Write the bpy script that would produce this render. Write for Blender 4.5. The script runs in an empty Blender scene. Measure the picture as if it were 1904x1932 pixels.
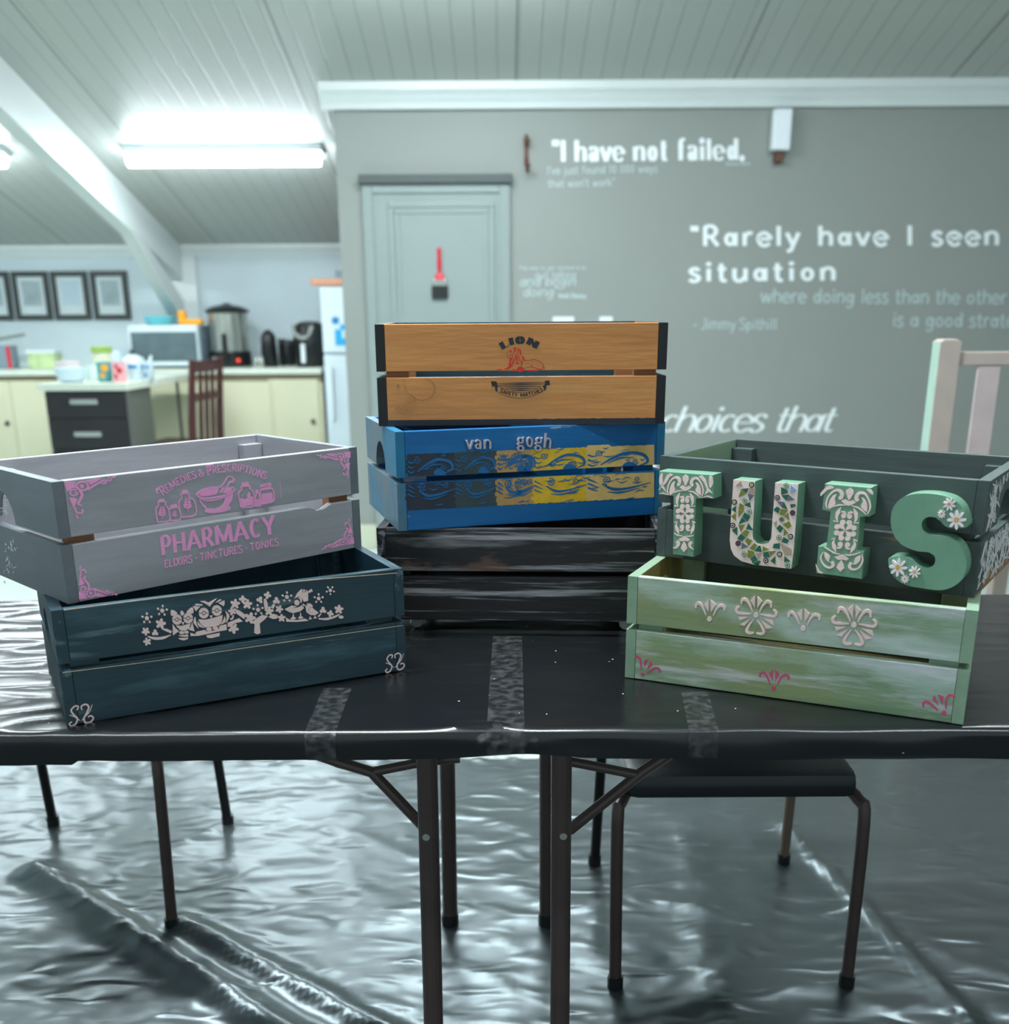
import bpy, bmesh, math, random
from mathutils import Vector, Matrix, noise
from math import sin, cos, pi, radians as R

# ------------------------------------------------------------------ camera, world, lights, exposure
scene = bpy.context.scene
COL = scene.collection
W, H = 1904, 1932
FPX, PITCH, ROLL, CZ, CY = 1976.85, 0.3155, -0.0061, 1.315, 1230.0
TZ = 0.74                                   # table top height
cd = bpy.data.cameras.new('camera')
cam = bpy.data.objects.new('camera', cd); COL.objects.link(cam)
scene.camera = cam
cd.sensor_fit = 'HORIZONTAL'; cd.sensor_width = 36.0
cd.lens = 36.0 * FPX / W
cd.shift_y = (CY - H / 2) / W
cd.clip_start = 0.05
rt0 = Vector((1, 0, 0)); fw = Vector((0, cos(PITCH), -sin(PITCH))); up0 = Vector((0, sin(PITCH), cos(PITCH)))
rt = rt0 * cos(ROLL) + up0 * sin(ROLL); up = up0 * cos(ROLL) - rt0 * sin(ROLL)
m = Matrix.Identity(4)
for i in range(3):
    m[i][0], m[i][1], m[i][2] = rt[i], up[i], -fw[i]
m[2][3] = CZ
cam.matrix_world = m
cd.dof.use_dof = True; cd.dof.focus_distance = 1.72; cd.dof.aperture_fstop = 3.4

world = bpy.data.worlds.new('world'); scene.world = world; world.use_nodes = True
bg = world.node_tree.nodes['Background']
bg.inputs[0].default_value = (0.66, 0.83, 0.88, 1); bg.inputs[1].default_value = 0.36

scene.view_settings.view_transform = 'Standard'
scene.view_settings.look = 'None'
scene.view_settings.gamma = 1
scene.view_settings.exposure = 0.98

LAMPS = [  # fluorescent battens on the sloping ceiling: x, y, length, watts
    (-1.615, 6.70, 1.15, 5), (-3.45, 6.70, 1.15, 5), (-0.20, 4.80, 1.20, 10), (-2.1, 3.6, 1.20, 18),
    (1.75, 3.6, 1.20, 5), (-0.35, 1.9, 1.20, 58), (1.7, 0.6, 1.2, 6), (-1.7, 0.6, 1.2, 6)]
def ceil_z(y): return 2.3976 - 0.2554 * (y - 6.0)

# ------------------------------------------------------------------ helpers
def ray(u, v):
    du, dv = u - W / 2, v - CY
    a = (du * cos(ROLL) + dv * sin(ROLL)) / FPX; b = -(-du * sin(ROLL) + dv * cos(ROLL)) / FPX
    return Vector((a, cos(PITCH) + b * sin(PITCH), -sin(PITCH) + b * cos(PITCH)))
def at(u, v, y):                            # point of the photograph on the plane y
    d = ray(u, v); return Vector((0, 0, CZ)) + d * (y / d.y)
def atz(u, v, z):
    d = ray(u, v); return Vector((0, 0, CZ)) + d * ((z - CZ) / d.z)

def lin(c):
    return tuple(((x / 255) / 12.92 if x / 255 <= 0.04045 else ((x / 255 + 0.055) / 1.055) ** 2.4) for x in c) + (1.0,)

def mat(name, rgb, rough=0.5, metal=0.0, bump=0.0, bscale=60, var=0.0, vscale=4, spec=0.5, stretch=(1, 1, 1), emit=0.0, coat=0.0, alpha=1.0):
    M = bpy.data.materials.new(name); M.use_nodes = True
    nt = M.node_tree; N = nt.nodes; L = nt.links; b = N['Principled BSDF']
    c = lin(rgb)
    b.inputs['Base Color'].default_value = c; b.inputs['Roughness'].default_value = rough
    b.inputs['Metallic'].default_value = metal; b.inputs['Specular IOR Level'].default_value = spec
    b.inputs['Coat Weight'].default_value = coat; b.inputs['Alpha'].default_value = alpha
    if emit:
        b.inputs['Emission Color'].default_value = c; b.inputs['Emission Strength'].default_value = emit
    tc = N.new('ShaderNodeTexCoord'); mp = N.new('ShaderNodeMapping'); mp.inputs['Scale'].default_value = stretch
    L.new(tc.outputs['Object'], mp.inputs[0])
    if var:
        nz = N.new('ShaderNodeTexNoise'); nz.inputs['Scale'].default_value = vscale; nz.inputs['Detail'].default_value = 6
        L.new(mp.outputs[0], nz.inputs['Vector'])
        rp = N.new('ShaderNodeMapRange'); rp.inputs[1].default_value = 0.3; rp.inputs[2].default_value = 0.7
        rp.inputs[3].default_value = 1 - var; rp.inputs[4].default_value = 1 + var
        L.new(nz.outputs['Fac'], rp.inputs[0])
        mx = N.new('ShaderNodeMix'); mx.data_type = 'RGBA'; mx.blend_type = 'MULTIPLY'; mx.inputs['Factor'].default_value = 1
        mx.inputs['A'].default_value = c
        L.new(rp.outputs[0], mx.inputs['B']); L.new(mx.outputs['Result'], b.inputs['Base Color'])
    if bump:
        n2 = N.new('ShaderNodeTexNoise'); n2.inputs['Scale'].default_value = bscale; n2.inputs['Detail'].default_value = 4
        L.new(mp.outputs[0], n2.inputs['Vector'])
        bp = N.new('ShaderNodeBump'); bp.inputs['Strength'].default_value = bump; bp.inputs['Distance'].default_value = 0.002
        L.new(n2.outputs['Fac'], bp.inputs['Height']); L.new(bp.outputs[0], b.inputs['Normal'])
    return M

def painted(name, c1, layers, rough=0.55, bump=0.35, seed=0.0, grain=0.10, spec=0.4):
    """Brush-painted board: base colour, then streaky layers (colour, noise scale, stretch, low, high, amount) along local x."""
    M = bpy.data.materials.new(name); M.use_nodes = True
    nt = M.node_tree; N = nt.nodes; L = nt.links; b = N['Principled BSDF']
    b.inputs['Roughness'].default_value = rough; b.inputs['Specular IOR Level'].default_value = spec
    tc = N.new('ShaderNodeTexCoord'); oi = N.new('ShaderNodeObjectInfo')
    ad = N.new('ShaderNodeVectorMath'); ad.operation = 'ADD'
    sc = N.new('ShaderNodeVectorMath'); sc.operation = 'SCALE'; sc.inputs['Scale'].default_value = 7.0
    cb = N.new('ShaderNodeCombineXYZ')
    for k in range(3): L.new(oi.outputs['Random'], cb.inputs[k])
    L.new(cb.outputs[0], sc.inputs[0]); L.new(tc.outputs['Object'], ad.inputs[0]); L.new(sc.outputs[0], ad.inputs[1])
    cur = None
    for i, (col, s, st, lo, hi, amt) in enumerate([((0, 0, 0), 30, (0.14, 1, 1), 0.62, 0.35, grain)] + list(layers)):
        mp = N.new('ShaderNodeMapping'); mp.inputs['Scale'].default_value = st; mp.inputs['Location'].default_value = (seed + i * 3.1, i * 1.7, seed)
        L.new(ad.outputs[0], mp.inputs[0])
        nz = N.new('ShaderNodeTexNoise'); nz.inputs['Scale'].default_value = s; nz.inputs['Detail'].default_value = 7; nz.inputs['Roughness'].default_value = 0.62
        L.new(mp.outputs[0], nz.inputs['Vector'])
        mr = N.new('ShaderNodeMapRange'); mr.inputs[1].default_value = .5 + (lo - .5) * .5; mr.inputs[2].default_value = .5 + (hi - .5) * .5; mr.inputs[4].default_value = amt
        L.new(nz.outputs['Fac'], mr.inputs[0])
        mx = N.new('ShaderNodeMix'); mx.data_type = 'RGBA'
        L.new(mr.outputs[0], mx.inputs['Factor'])
        if cur is None: mx.inputs['A'].default_value = lin(c1)
        else: L.new(cur, mx.inputs['A'])
        mx.inputs['B'].default_value = lin(col)
        cur = mx.outputs['Result']
    L.new(cur, b.inputs['Base Color'])
    mp = N.new('ShaderNodeMapping'); mp.inputs['Scale'].default_value = (0.12, 1, 1); L.new(ad.outputs[0], mp.inputs[0])
    nz = N.new('ShaderNodeTexNoise'); nz.inputs['Scale'].default_value = 110; nz.inputs['Detail'].default_value = 5
    L.new(mp.outputs[0], nz.inputs['Vector'])
    bp = N.new('ShaderNodeBump'); bp.inputs['Strength'].default_value = bump; bp.inputs['Distance'].default_value = 0.0012
    L.new(nz.outputs['Fac'], bp.inputs['Height']); L.new(bp.outputs[0], b.inputs['Normal'])
    return M

def obj(name, bm, mats, parent=None, loc=None, rot=None, smooth=False, **props):
    me = bpy.data.meshes.new(name)
    bmesh.ops.recalc_face_normals(bm, faces=bm.faces[:])
    bm.to_mesh(me); bm.free()
    for mm in (mats if isinstance(mats, (list, tuple)) else [mats]): me.materials.append(mm)
    if smooth:
        for p in me.polygons: p.use_smooth = True
        try: me.set_sharp_from_angle(angle=R(38))
        except Exception: pass
    o = bpy.data.objects.new(name, me); COL.objects.link(o)
    if parent is not None: o.parent = parent
    if loc is not None: o.location = loc
    if rot is not None: o.rotation_euler = rot
    for k, v in props.items(): o[k] = v
    return o

def thing(name, label, cat, loc=(0, 0, 0), rotz=0.0, group=None):
    o = bpy.data.objects.new(name, None); COL.objects.link(o); o.empty_display_size = 0.05
    o.location = loc; o.rotation_euler = (0, 0, rotz); o['label'] = label; o['category'] = cat
    if group: o['group'] = group
    return o
def tag(o, label, cat, group=None):
    o['label'] = label; o['category'] = cat
    if group: o['group'] = group
    return o
def struct(name, bm, mats, parent=None, smooth=False):
    o = obj(name, bm, mats, parent, smooth=smooth); o['kind'] = 'structure'; return o

def box(bm, x0, x1, y0, y1, z0, z1, mi=0, bev=0.0):
    vs = [bm.verts.new((x, y, z)) for z in (z0, z1) for y in (y0, y1) for x in (x0, x1)]
    fs = [bm.faces.new([vs[i] for i in f]) for f in ((0, 2, 3, 1), (4, 5, 7, 6), (0, 1, 5, 4), (2, 6, 7, 3), (0, 4, 6, 2), (1, 3, 7, 5))]
    for f in fs: f.material_index = mi
    if bev:
        es = list({e for f in fs for e in f.edges})
        r = bmesh.ops.bevel(bm, geom=es, offset=bev, segments=2, affect='EDGES', profile=0.6)
        for f in r['faces']: f.material_index = mi
    return fs
def BX(*a, **k):
    bm = bmesh.new(); box(bm, *a, **k); return bm

def prism(bm, pts, y0, y1, mi=0, bev=0.0):
    """outline in (x, z), extruded from y0 to y1"""
    a = [bm.verts.new((x, y0, z)) for x, z in pts]; b = [bm.verts.new((x, y1, z)) for x, z in pts]
    f0 = bm.faces.new(a); f1 = bm.faces.new(b[::-1]); n = len(pts); fs = [f0, f1]
    for i in range(n):
        fs.append(bm.faces.new((a[i], b[i], b[(i + 1) % n], a[(i + 1) % n])))
    for f in fs: f.material_index = mi
    if bev:
        es = list(f0.edges)
        r = bmesh.ops.bevel(bm, geom=es, offset=bev, segments=2, affect='EDGES', profile=0.6)
        for f in r['faces']: f.material_index = mi
    return fs

def lathe(bm, prof, seg=32, c=(0, 0, 0), mi=0, cap=True, axis='z'):
    rings = []
    for r, z in prof:
        ring = []
        for k in range(seg):
            a = 2 * pi * k / seg
            p = (r * cos(a), r * sin(a), z) if axis == 'z' else (r * cos(a), z, r * sin(a))
            ring.append(bm.verts.new((c[0] + p[0], c[1] + p[1], c[2] + p[2])))
        rings.append(ring)
    for i in range(len(rings) - 1):
        for k in range(seg):
            f = bm.faces.new((rings[i][k], rings[i][(k + 1) % seg], rings[i + 1][(k + 1) % seg], rings[i + 1][k])); f.material_index = mi
    if cap:
        f = bm.faces.new(rings[0][::-1]); f.material_index = mi
        f = bm.faces.new(rings[-1]); f.material_index = mi

def catmull(pts, n=6, closed=False):
    out = []; P = [Vector(p) for p in pts]; k = len(P)
    if k < 3: return [tuple(p) for p in P]
    rng = range(k if closed else k - 1)
    for i in rng:
        p0 = P[(i - 1) % k] if closed or i > 0 else P[0] * 2 - P[1]
        p1, p2 = P[i], P[(i + 1) % k]
        p3 = P[(i + 2) % k] if closed or i + 2 < k else P[-1] * 2 - P[-2]
        for s in range(n):
            t = s / n
            out.append(tuple(0.5 * ((2 * p1) + (p2 - p0) * t + (2 * p0 - 5 * p1 + 4 * p2 - p3) * t * t + (3 * p1 - p0 - 3 * p2 + p3) * t ** 3)))
    if not closed: out.append(tuple(P[-1]))
    return out

def tube(bm, pts, r, seg=12, mi=0, smooth=0):
    if smooth: pts = catmull(pts, smooth)
    P = [Vector(p) for p in pts]; rings = []; prev = None
    for i, p in enumerate(P):
        t = (P[min(i + 1, len(P) - 1)] - P[max(i - 1, 0)]).normalized()
        if prev is None:
            a = Vector((0, 0, 1)) if abs(t.z) < 0.9 else Vector((1, 0, 0)); nrm = (a - t * a.dot(t)).normalized()
        else:
            nrm = (prev - t * prev.dot(t)).normalized()
        prev = nrm; bn = t.cross(nrm)
        if isinstance(r, (list, tuple)):
            q = i / max(len(P) - 1, 1) * (len(r) - 1); k0 = min(int(q), len(r) - 2); rr = r[k0] + (r[k0 + 1] - r[k0]) * (q - k0)
        else: rr = r
        rings.append([bm.verts.new(p + nrm * rr * cos(2 * pi * k / seg) + bn * rr * sin(2 * pi * k / seg)) for k in range(seg)])
    for i in range(len(rings) - 1):
        for k in range(seg):
            f = bm.faces.new((rings[i][k], rings[i][(k + 1) % seg], rings[i + 1][(k + 1) % seg], rings[i + 1][k])); f.material_index = mi
    bm.faces.new(rings[0][::-1]).material_index = mi; bm.faces.new(rings[-1]).material_index = mi
def TB(pts, r, **k):
    bm = bmesh.new(); tube(bm, pts, r, **k); return bm

# ------------------------------------------------------------------ flat art: strokes, blobs and lettering laid on a plane
class Art:
    """2-D shapes in picture units, mapped by fn(u, v) -> (x, z) of a local plane and built with a real thickness."""
    def __init__(s, fn, frame=(0, 0, 1)):
        s.fn = fn; s.items = []; s.fr = frame; s.mi = 0; s.aff = None; s.clip = None; s.lift = .00003
    def frame(s, ox, oy, k): s.fr = (ox, oy, k); s.aff = None; return s
    def _m(s, p):
        if s.aff: p = s.aff(p[0], p[1])
        q = s.fn(s.fr[0] + p[0] * s.fr[2], s.fr[1] + p[1] * s.fr[2])
        if s.clip: q = (min(max(q[0], s.clip[0]), s.clip[1]), min(max(q[1], s.clip[2]), s.clip[3]))
        return q
    def poly(s, pts, smooth=0):
        if smooth: pts = catmull(pts, smooth, True)
        s.items.append(('p', [s._m(p) for p in pts], s.mi))
    def ell(s, cx, cy, rx, ry=None, n=16, rot=0):
        ry = ry or rx
        s.poly([(cx + rx * cos(2 * pi * k / n) * cos(rot) - ry * sin(2 * pi * k / n) * sin(rot), cy + rx * cos(2 * pi * k / n) * sin(rot) + ry * sin(2 * pi * k / n) * cos(rot)) for k in range(n)])
    def stroke(s, pts, w, smooth=5):
        P = catmull(pts, smooth) if smooth and len(pts) > 2 else pts
        n = len(P); ws = w if isinstance(w, (list, tuple)) else [w, w]
        Lp, Rp = [], []
        for i in range(n):
            a, b = P[max(i - 1, 0)], P[min(i + 1, n - 1)]
            dx, dy = b[0] - a[0], b[1] - a[1]; d = math.hypot(dx, dy) or 1
            t = i / max(n - 1, 1) * (len(ws) - 1); k = min(int(t), len(ws) - 2); f = t - k
            hw = (ws[k] * (1 - f) + ws[k + 1] * f) / 2
            Lp.append((P[i][0] - dy / d * hw, P[i][1] + dx / d * hw)); Rp.append((P[i][0] + dy / d * hw, P[i][1] - dx / d * hw))
        s.strip(Lp, Rp)
    def strip(s, Lp, Rp):
        s.items.append(('s', ([s._m(p) for p in Lp], [s._m(p) for p in Rp]), s.mi))
    def ring(s, cx, cy, rx, ry, w, n=20):
        s.stroke([(cx + rx * cos(2 * pi * k / n), cy + ry * sin(2 * pi * k / n)) for k in range(n + 1)], w, 0)
    def spiral(s, cx, cy, r, turns, w, a0=0, n=12):
        k = int(n * turns); s.stroke([(cx + r * (1 - i / k * 0.9) * cos(a0 + 2 * pi * i / n), cy + r * (1 - i / k * 0.9) * sin(a0 + 2 * pi * i / n)) for i in range(k + 1)], w, 0)
    def bm(s, t, y0=0.0, sink=0.0003):
        bm = bmesh.new(); ya, yb = y0 - t, y0 + sink
        for idx, (kind, d, mi) in enumerate(s.items):
            ya = y0 - t - (idx % 8) * s.lift
            if kind == 'p':
                c = [d[0]]
                for q in d[1:]:
                    if math.hypot(q[0] - c[-1][0], q[1] - c[-1][1]) > 1e-6: c.append(q)
                if len(c) < 3: continue
                a = [bm.verts.new((x, ya, z)) for x, z in c]; b = [bm.verts.new((x, yb, z)) for x, z in c]
                bm.faces.new(a).material_index = mi
                for i in range(len(c)):
                    bm.faces.new((a[i], b[i], b[(i + 1) % len(c)], a[(i + 1) % len(c)])).material_index = mi
            else:
                Lp, Rp = d
                a = [bm.verts.new((x, ya, z)) for x, z in Lp]; b = [bm.verts.new((x, ya, z)) for x, z in Rp]
                a2 = [bm.verts.new((x, yb, z)) for x, z in Lp]; b2 = [bm.verts.new((x, yb, z)) for x, z in Rp]
                n = len(a)
                for i in range(n - 1):
                    bm.faces.new((a[i], a[i + 1], b[i + 1], b[i])).material_index = mi
                    bm.faces.new((a[i], a2[i], a2[i + 1], a[i + 1])).material_index = mi
                    bm.faces.new((b[i], b2[i], b2[i + 1], b[i + 1])).material_index = mi
                for i in (0, n - 1): bm.faces.new((a[i], b[i], b2[i], a2[i])).material_index = mi
        return bm

GL = {  '@': '.56|c.08,.52 .2,.66 .38,.62 .44,.46 .44,0;o.25,.2,.21,.2',  # letter skeletons: advance | strokes (l line, h arm with tick, c curve, o ring, a arc, d dot), cap height 1, x-height .66
'A': '.8|l0,0 .4,1;l.4,1 .8,0;l.16,.32 .64,.32', 'B': '.62|l.08,0 .08,1;c.08,1 .38,.98 .5,.8 .38,.56 .08,.53;c.08,.53 .44,.5 .58,.26 .42,.03 .08,0',
'C': '.72|a.4,.5,.36,.5,50,310', 'D': '.72|l.08,0 .08,1;c.08,1 .4,.97 .64,.72 .66,.5 .64,.28 .4,.03 .08,0', 'E': '.58|l.08,0 .08,1;h.08,.97 .54,.97;h.08,.53 .44,.53;h.08,.03 .56,.03',
'F': '.55|l.08,0 .08,1;h.08,.97 .54,.97;h.08,.52 .42,.52', 'G': '.76|a.4,.5,.36,.5,50,340;l.74,.42 .5,.42;l.7,.42 .7,.05', 'H': '.74|l.08,0 .08,1;l.66,0 .66,1;l.08,.52 .66,.52',
'I': '.22|l.11,0 .11,1', 'J': '.42|l.34,1 .34,.2;c.34,.2 .26,.02 .08,.02 .0,.14', 'L': '.54|l.08,0 .08,1;h.08,.03 .52,.03', 'M': '1.06|l.08,0 .12,1;l.12,1 .53,.12;l.53,.12 .94,1;l.94,1 .98,0',
'N': '.78|l.08,0 .08,1;l.08,1 .7,0;l.7,0 .7,1', 'O': '.8|o.4,.5,.36,.5', 'P': '.6|l.08,0 .08,1;c.08,1 .4,.99 .54,.74 .4,.48 .08,.46', 'R': '.66|l.08,0 .08,1;c.08,1 .4,.99 .54,.75 .4,.5 .08,.48;l.3,.48 .62,0',
'S': '.56|c.5,.84 .4,.98 .26,1 .08,.92 .06,.72 .24,.56 .42,.44 .52,.26 .44,.06 .26,0 .1,.03 .03,.18', 'T': '.64|l.32,0 .32,1;h.32,.97 .04,.97;h.32,.97 .6,.97', 'U': '.72|l.08,1 .08,.3;c.08,.3 .16,.06 .36,0 .56,.06 .64,.3;l.64,.3 .64,1',
'V': '.72|l0,1 .36,0;l.36,0 .72,1', 'W': '1.0|l0,1 .26,0;l.26,0 .5,.9;l.5,.9 .74,0;l.74,0 1,1', 'X': '.7|l.04,0 .66,1;l.04,1 .66,0', 'Y': '.7|l.02,1 .35,.45;l.68,1 .35,.45;l.35,.45 .35,0',
'&': '.8|c.74,.46 .6,.1 .3,0 .06,.14 .12,.4 .36,.56 .52,.76 .42,.98 .26,.96 .2,.78 .4,.42 .76,.02',
'a': '.6|o.27,.33,.23,.32;l.5,.66 .5,0', 'b': '.6|l.08,1 .08,0;o.32,.33,.23,.32', 'c': '.54|a.3,.33,.25,.33,50,310', 'd': '.62|l.53,1 .53,0;o.29,.33,.23,.32',
'e': '.58|c.06,.35 .52,.36 .5,.5 .3,.66 .1,.55 .05,.33 .14,.08 .32,0 .52,.12', 'f': '.4|c.4,.94 .3,1 .18,.88 .17,.6 .17,0;l.02,.64 .34,.64', 'g': '.62|o.29,.34,.23,.31;c.53,.66 .53,.1 .48,-.2 .28,-.3 .08,-.2',
'h': '.6|l.08,1 .08,0;c.08,.42 .2,.62 .4,.64 .52,.46 .52,0', 'i': '.24|l.12,.66 .12,0;d.12,.9', 'j': '.26|c.14,.66 .14,-.1 .08,-.26 -.06,-.28;d.14,.9', 'k': '.56|l.08,1 .08,0;l.08,.28 .48,.66;l.24,.42 .52,0', 'l': '.24|l.12,1 .12,0',
'm': '.92|l.08,.66 .08,0;c.08,.42 .18,.62 .34,.64 .44,.46 .44,0;c.44,.42 .56,.62 .7,.64 .82,.46 .82,0', 'n': '.6|l.08,.66 .08,0;c.08,.42 .2,.62 .4,.64 .52,.46 .52,0', 'o': '.6|o.3,.33,.25,.33', 'p': '.6|l.08,.66 .08,-.3;o.32,.33,.23,.32',
'q': '.6|o.28,.33,.23,.32;l.52,.66 .52,-.3', 'r': '.42|l.08,.66 .08,0;c.08,.4 .18,.6 .3,.66 .4,.6', 's': '.46|c.4,.55 .3,.66 .16,.65 .07,.52 .18,.38 .34,.28 .4,.14 .28,.01 .13,.01 .04,.12', 't': '.4|c.17,.92 .17,.2 .24,.02 .38,.05;l.02,.64 .36,.64',
'u': '.6|c.08,.66 .08,.2 .18,.02 .34,.02 .5,.24;l.52,.66 .52,0', 'v': '.54|l.02,.66 .27,0;l.27,0 .52,.66', 'w': '.8|l.02,.66 .22,0;l.22,0 .4,.62;l.4,.62 .58,0;l.58,0 .78,.66', 'y': '.54|l.02,.66 .28,.02;c.52,.66 .28,0 .18,-.24 .02,-.28',
'0': '.6|o.3,.5,.24,.5', '1': '.36|l.2,0 .2,1;l.2,1 .04,.84', '"': '.34|l.08,1.02 .1,.74;l.24,1.02 .26,.74', "'": '.18|l.09,1.02 .1,.74', '.': '.24|d.1,.06', ',': '.24|l.12,.1 .06,-.14', '-': '.42|l.04,.36 .36,.36', '*': '.5|d.25,.5', ' ': '.34|', 'Q': '.62|o.3,.46,.24,.2;o.28,-.08,.27,.19;c.16,.3 .06,.2 .2,.12 .4,.1;l.46,.6 .62,.66'}

def glyph(ch, wv, wh, serif=0.0, st=0.06, dot=None):
    """-> advance, list of ('s', L, R) / ('p', pts) in letter space"""
    adv, _, body = GL[ch].partition('|'); out = []
    def strip(P):
        Lp, Rp = [], []; n = len(P)
        for i in range(n):
            a, b = P[max(i - 1, 0)], P[min(i + 1, n - 1)]
            dx, dy = b[0] - a[0], b[1] - a[1]; d = math.hypot(dx, dy) or 1
            hw = (wh + (wv - wh) * abs(dy / d) ** 1.3) / 2
            Lp.append((P[i][0] - dy / d * hw, P[i][1] + dx / d * hw)); Rp.append((P[i][0] + dy / d * hw, P[i][1] - dx / d * hw))
        out.append(('s', Lp, Rp))
    def slab(x, y, dy):
        y0, y1 = (y, y - st * dy) ; out.append(('p', [(x - serif, y0), (x + serif, y0), (x + serif * 0.5, y1), (x - serif * 0.5, y1)]))
    for sk in [q for q in body.split(';') if q]:
        k, sk = sk[0], sk[1:]
        if k == 'd':
            x, y = map(float, sk.split(',')); r = dot or max(wv * 0.62, 0.07)
            out.append(('p', [(x + r * cos(pi * j / 6), y + r * sin(pi * j / 6)) for j in range(12)])); continue
        if k in 'oa':
            v = list(map(float, sk.split(','))); cx, cy, rx, ry = v[:4]; a0, a1 = (v[4], v[5]) if k == 'a' else (0, 360)
            rx -= wv * 0.35; ry -= wh * 0.35
            strip([(cx + rx * cos(R(a0 + (a1 - a0) * j / 28)), cy + ry * sin(R(a0 + (a1 - a0) * j / 28))) for j in range(29)]); continue
        P = [tuple(map(float, p.split(','))) for p in sk.split()]
        if k == 'c': strip(catmull(P, 7))
        else:
            strip(P)
            if serif:
                dx, dy = P[-1][0] - P[0][0], P[-1][1] - P[0][1]; d = math.hypot(dx, dy)
                if abs(dy) / d > 0.6:
                    for (x, y) in (P[0], P[-1]):
                        if abs(y) < 0.02: slab(x, y, -1)
                        elif abs(y - 1) < 0.02 or abs(y - 0.66) < 0.02: slab(x, y, 1)
                elif k == 'h':
                    x, y = P[-1]; s = 0.17 if y > 0.2 else -0.17
                    if 0.3 < y < 0.7: out.append(('p', [(x - .05, y - .12), (x, y - .12), (x, y + .12), (x - .05, y + .12)]))
                    else: out.append(('p', [(x - .05, y + .03), (x + .0, y + .03), (x + .02, y - s), (x - .02, y - s)]) if s > 0 else ('p', [(x - .05, y - .03), (x, y - .03), (x + .02, y - s), (x - .02, y - s)]))
    return float(adv), out

def lettering(art, text, path, h, wv=0.16, wh=0.16, serif=0.0, st=0.06, gap=0.04, space=0.34, up=None, slant=0.0, big=None, each=None):
    """Set text along a path (picture units of the art); the text is fitted to the path's length."""
    path = catmull(path, 10) if len(path) > 2 else path
    seg = [math.hypot(path[i + 1][0] - path[i][0], path[i + 1][1] - path[i][1]) for i in range(len(path) - 1)]
    tot = sum(seg)
    G = []
    for i, ch in enumerate(text):
        a, g = glyph(ch, wv, wh, serif, st); sc = big.get(i, 1.0) if big else 1.0
        if ch == ' ': a = space
        G.append((ch, a * sc, g, sc))
    adv = sum(a for _, a, _, _ in G) + gap * (len(G) - 1)
    kx = tot / adv; x = 0.0
    def pt(sv):
        sv = min(max(sv, 0), tot)
        for i, l in enumerate(seg):
            if sv <= l or i == len(seg) - 1:
                t = sv / l if l else 0
                T = ((path[i + 1][0] - path[i][0]) / l, (path[i + 1][1] - path[i][1]) / l)
                return (path[i][0] + T[0] * sv, path[i][1] + T[1] * sv), T
            sv -= l
    for ch, a, g, sc in G:
        (px, py), T = pt((x + a / 2) * kx)
        U = up if up else (T[1] * h, -T[0] * h)
        def mp(q):
            dx = (q[0] * sc - a / 2 + q[1] * slant) * kx
            yy = q[1] * sc - (sc - 1) * 0.35
            return (px + T[0] * dx + U[0] * yy, py + T[1] * dx + U[1] * yy)
        tgt = each(ch) if each else art
        if tgt is not None:
            for it in g:
                if it[0] == 's': tgt.strip([mp(q) for q in it[1]], [mp(q) for q in it[2]])
                else: tgt.poly([mp(q) for q in it[1]])
        x += a + gap

# ------------------------------------------------------------------ materials
M = {}
M['main_wall'] = mat('sage_grey_wall_paint', (141, 146, 140), 0.6, bump=0.06, bscale=90, var=0.03, vscale=1.2)
M['kitchen_wall'] = mat('pale_wall_paint', (205, 218, 222), 0.6, bump=0.05, bscale=90, var=0.02)
M['white_trim'] = mat('white_gloss_trim', (214, 221, 219), 0.35, var=0.02)
M['skirting'] = mat('cream_skirting', (196, 200, 176), 0.45, var=0.03)
M['door_paint'] = mat('grey_green_door_paint', (139, 151, 148), 0.45, var=0.02)
M['header'] = mat('dark_grey_door_head', (76, 84, 82), 0.5, var=0.03)
M['floor'] = mat('pale_vinyl_floor', (196, 205, 200), 0.4, var=0.06, vscale=3)
M['vinyl'] = mat('white_vinyl_letters', (236, 242, 242), 0.5)
M['vinyl_soft'] = mat('faded_white_vinyl_letters', (178, 194, 194), 0.55)
M['white_plastic'] = mat('white_plastic', (225, 233, 236), 0.35)
M['brown_metal'] = mat('rusty_brown_metal', (96, 66, 52), 0.5, 0.3, var=0.2, vscale=30)
M['black_plastic'] = mat('black_plastic', (22, 25, 27), 0.35, var=0.1)
M['steel'] = mat('brushed_steel', (186, 190, 182), 0.26, 0.75, var=0.06, vscale=8, stretch=(1, 1, 0.1))
M['dark_steel'] = mat('dark_grey_metal', (70, 74, 74), 0.3, 0.8)
M['brown_tube'] = mat('brown_powder_coated_steel', (78, 64, 61), 0.35, 0.25, var=0.12, vscale=12)
M['black_tube'] = mat('black_steel_tube', (30, 28, 29), 0.35, 0.2)
M['tan_tube'] = mat('tan_steel_tube', (122, 104, 90), 0.4, 0.2, var=0.1)
M['cream_lam'] = mat('cream_cabinet_laminate', (212, 210, 178), 0.4, var=0.02)
M['worktop'] = mat('pale_green_white_worktop', (214, 222, 206), 0.3, var=0.05, vscale=20)
M['dark_lam'] = mat('black_brown_drawer_front', (36, 35, 37), 0.35, var=0.12, vscale=5)
M['grey_lam'] = mat('grey_side_panel', (92, 96, 90), 0.45, var=0.04)
M['olive_lam'] = mat('olive_recess_strip', (140, 130, 102), 0.5, var=0.04)  # olive strip below the worktop, darker than the cream cabinet doors
M['red_wood'] = mat('dark_red_brown_wood', (74, 36, 35), 0.35, var=0.22, vscale=9, stretch=(1, 1, 0.2))
M['frame_black'] = mat('charcoal_picture_frame', (58, 62, 60), 0.4)
M['mount'] = mat('white_picture_mount', (206, 218, 218), 0.6)
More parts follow.
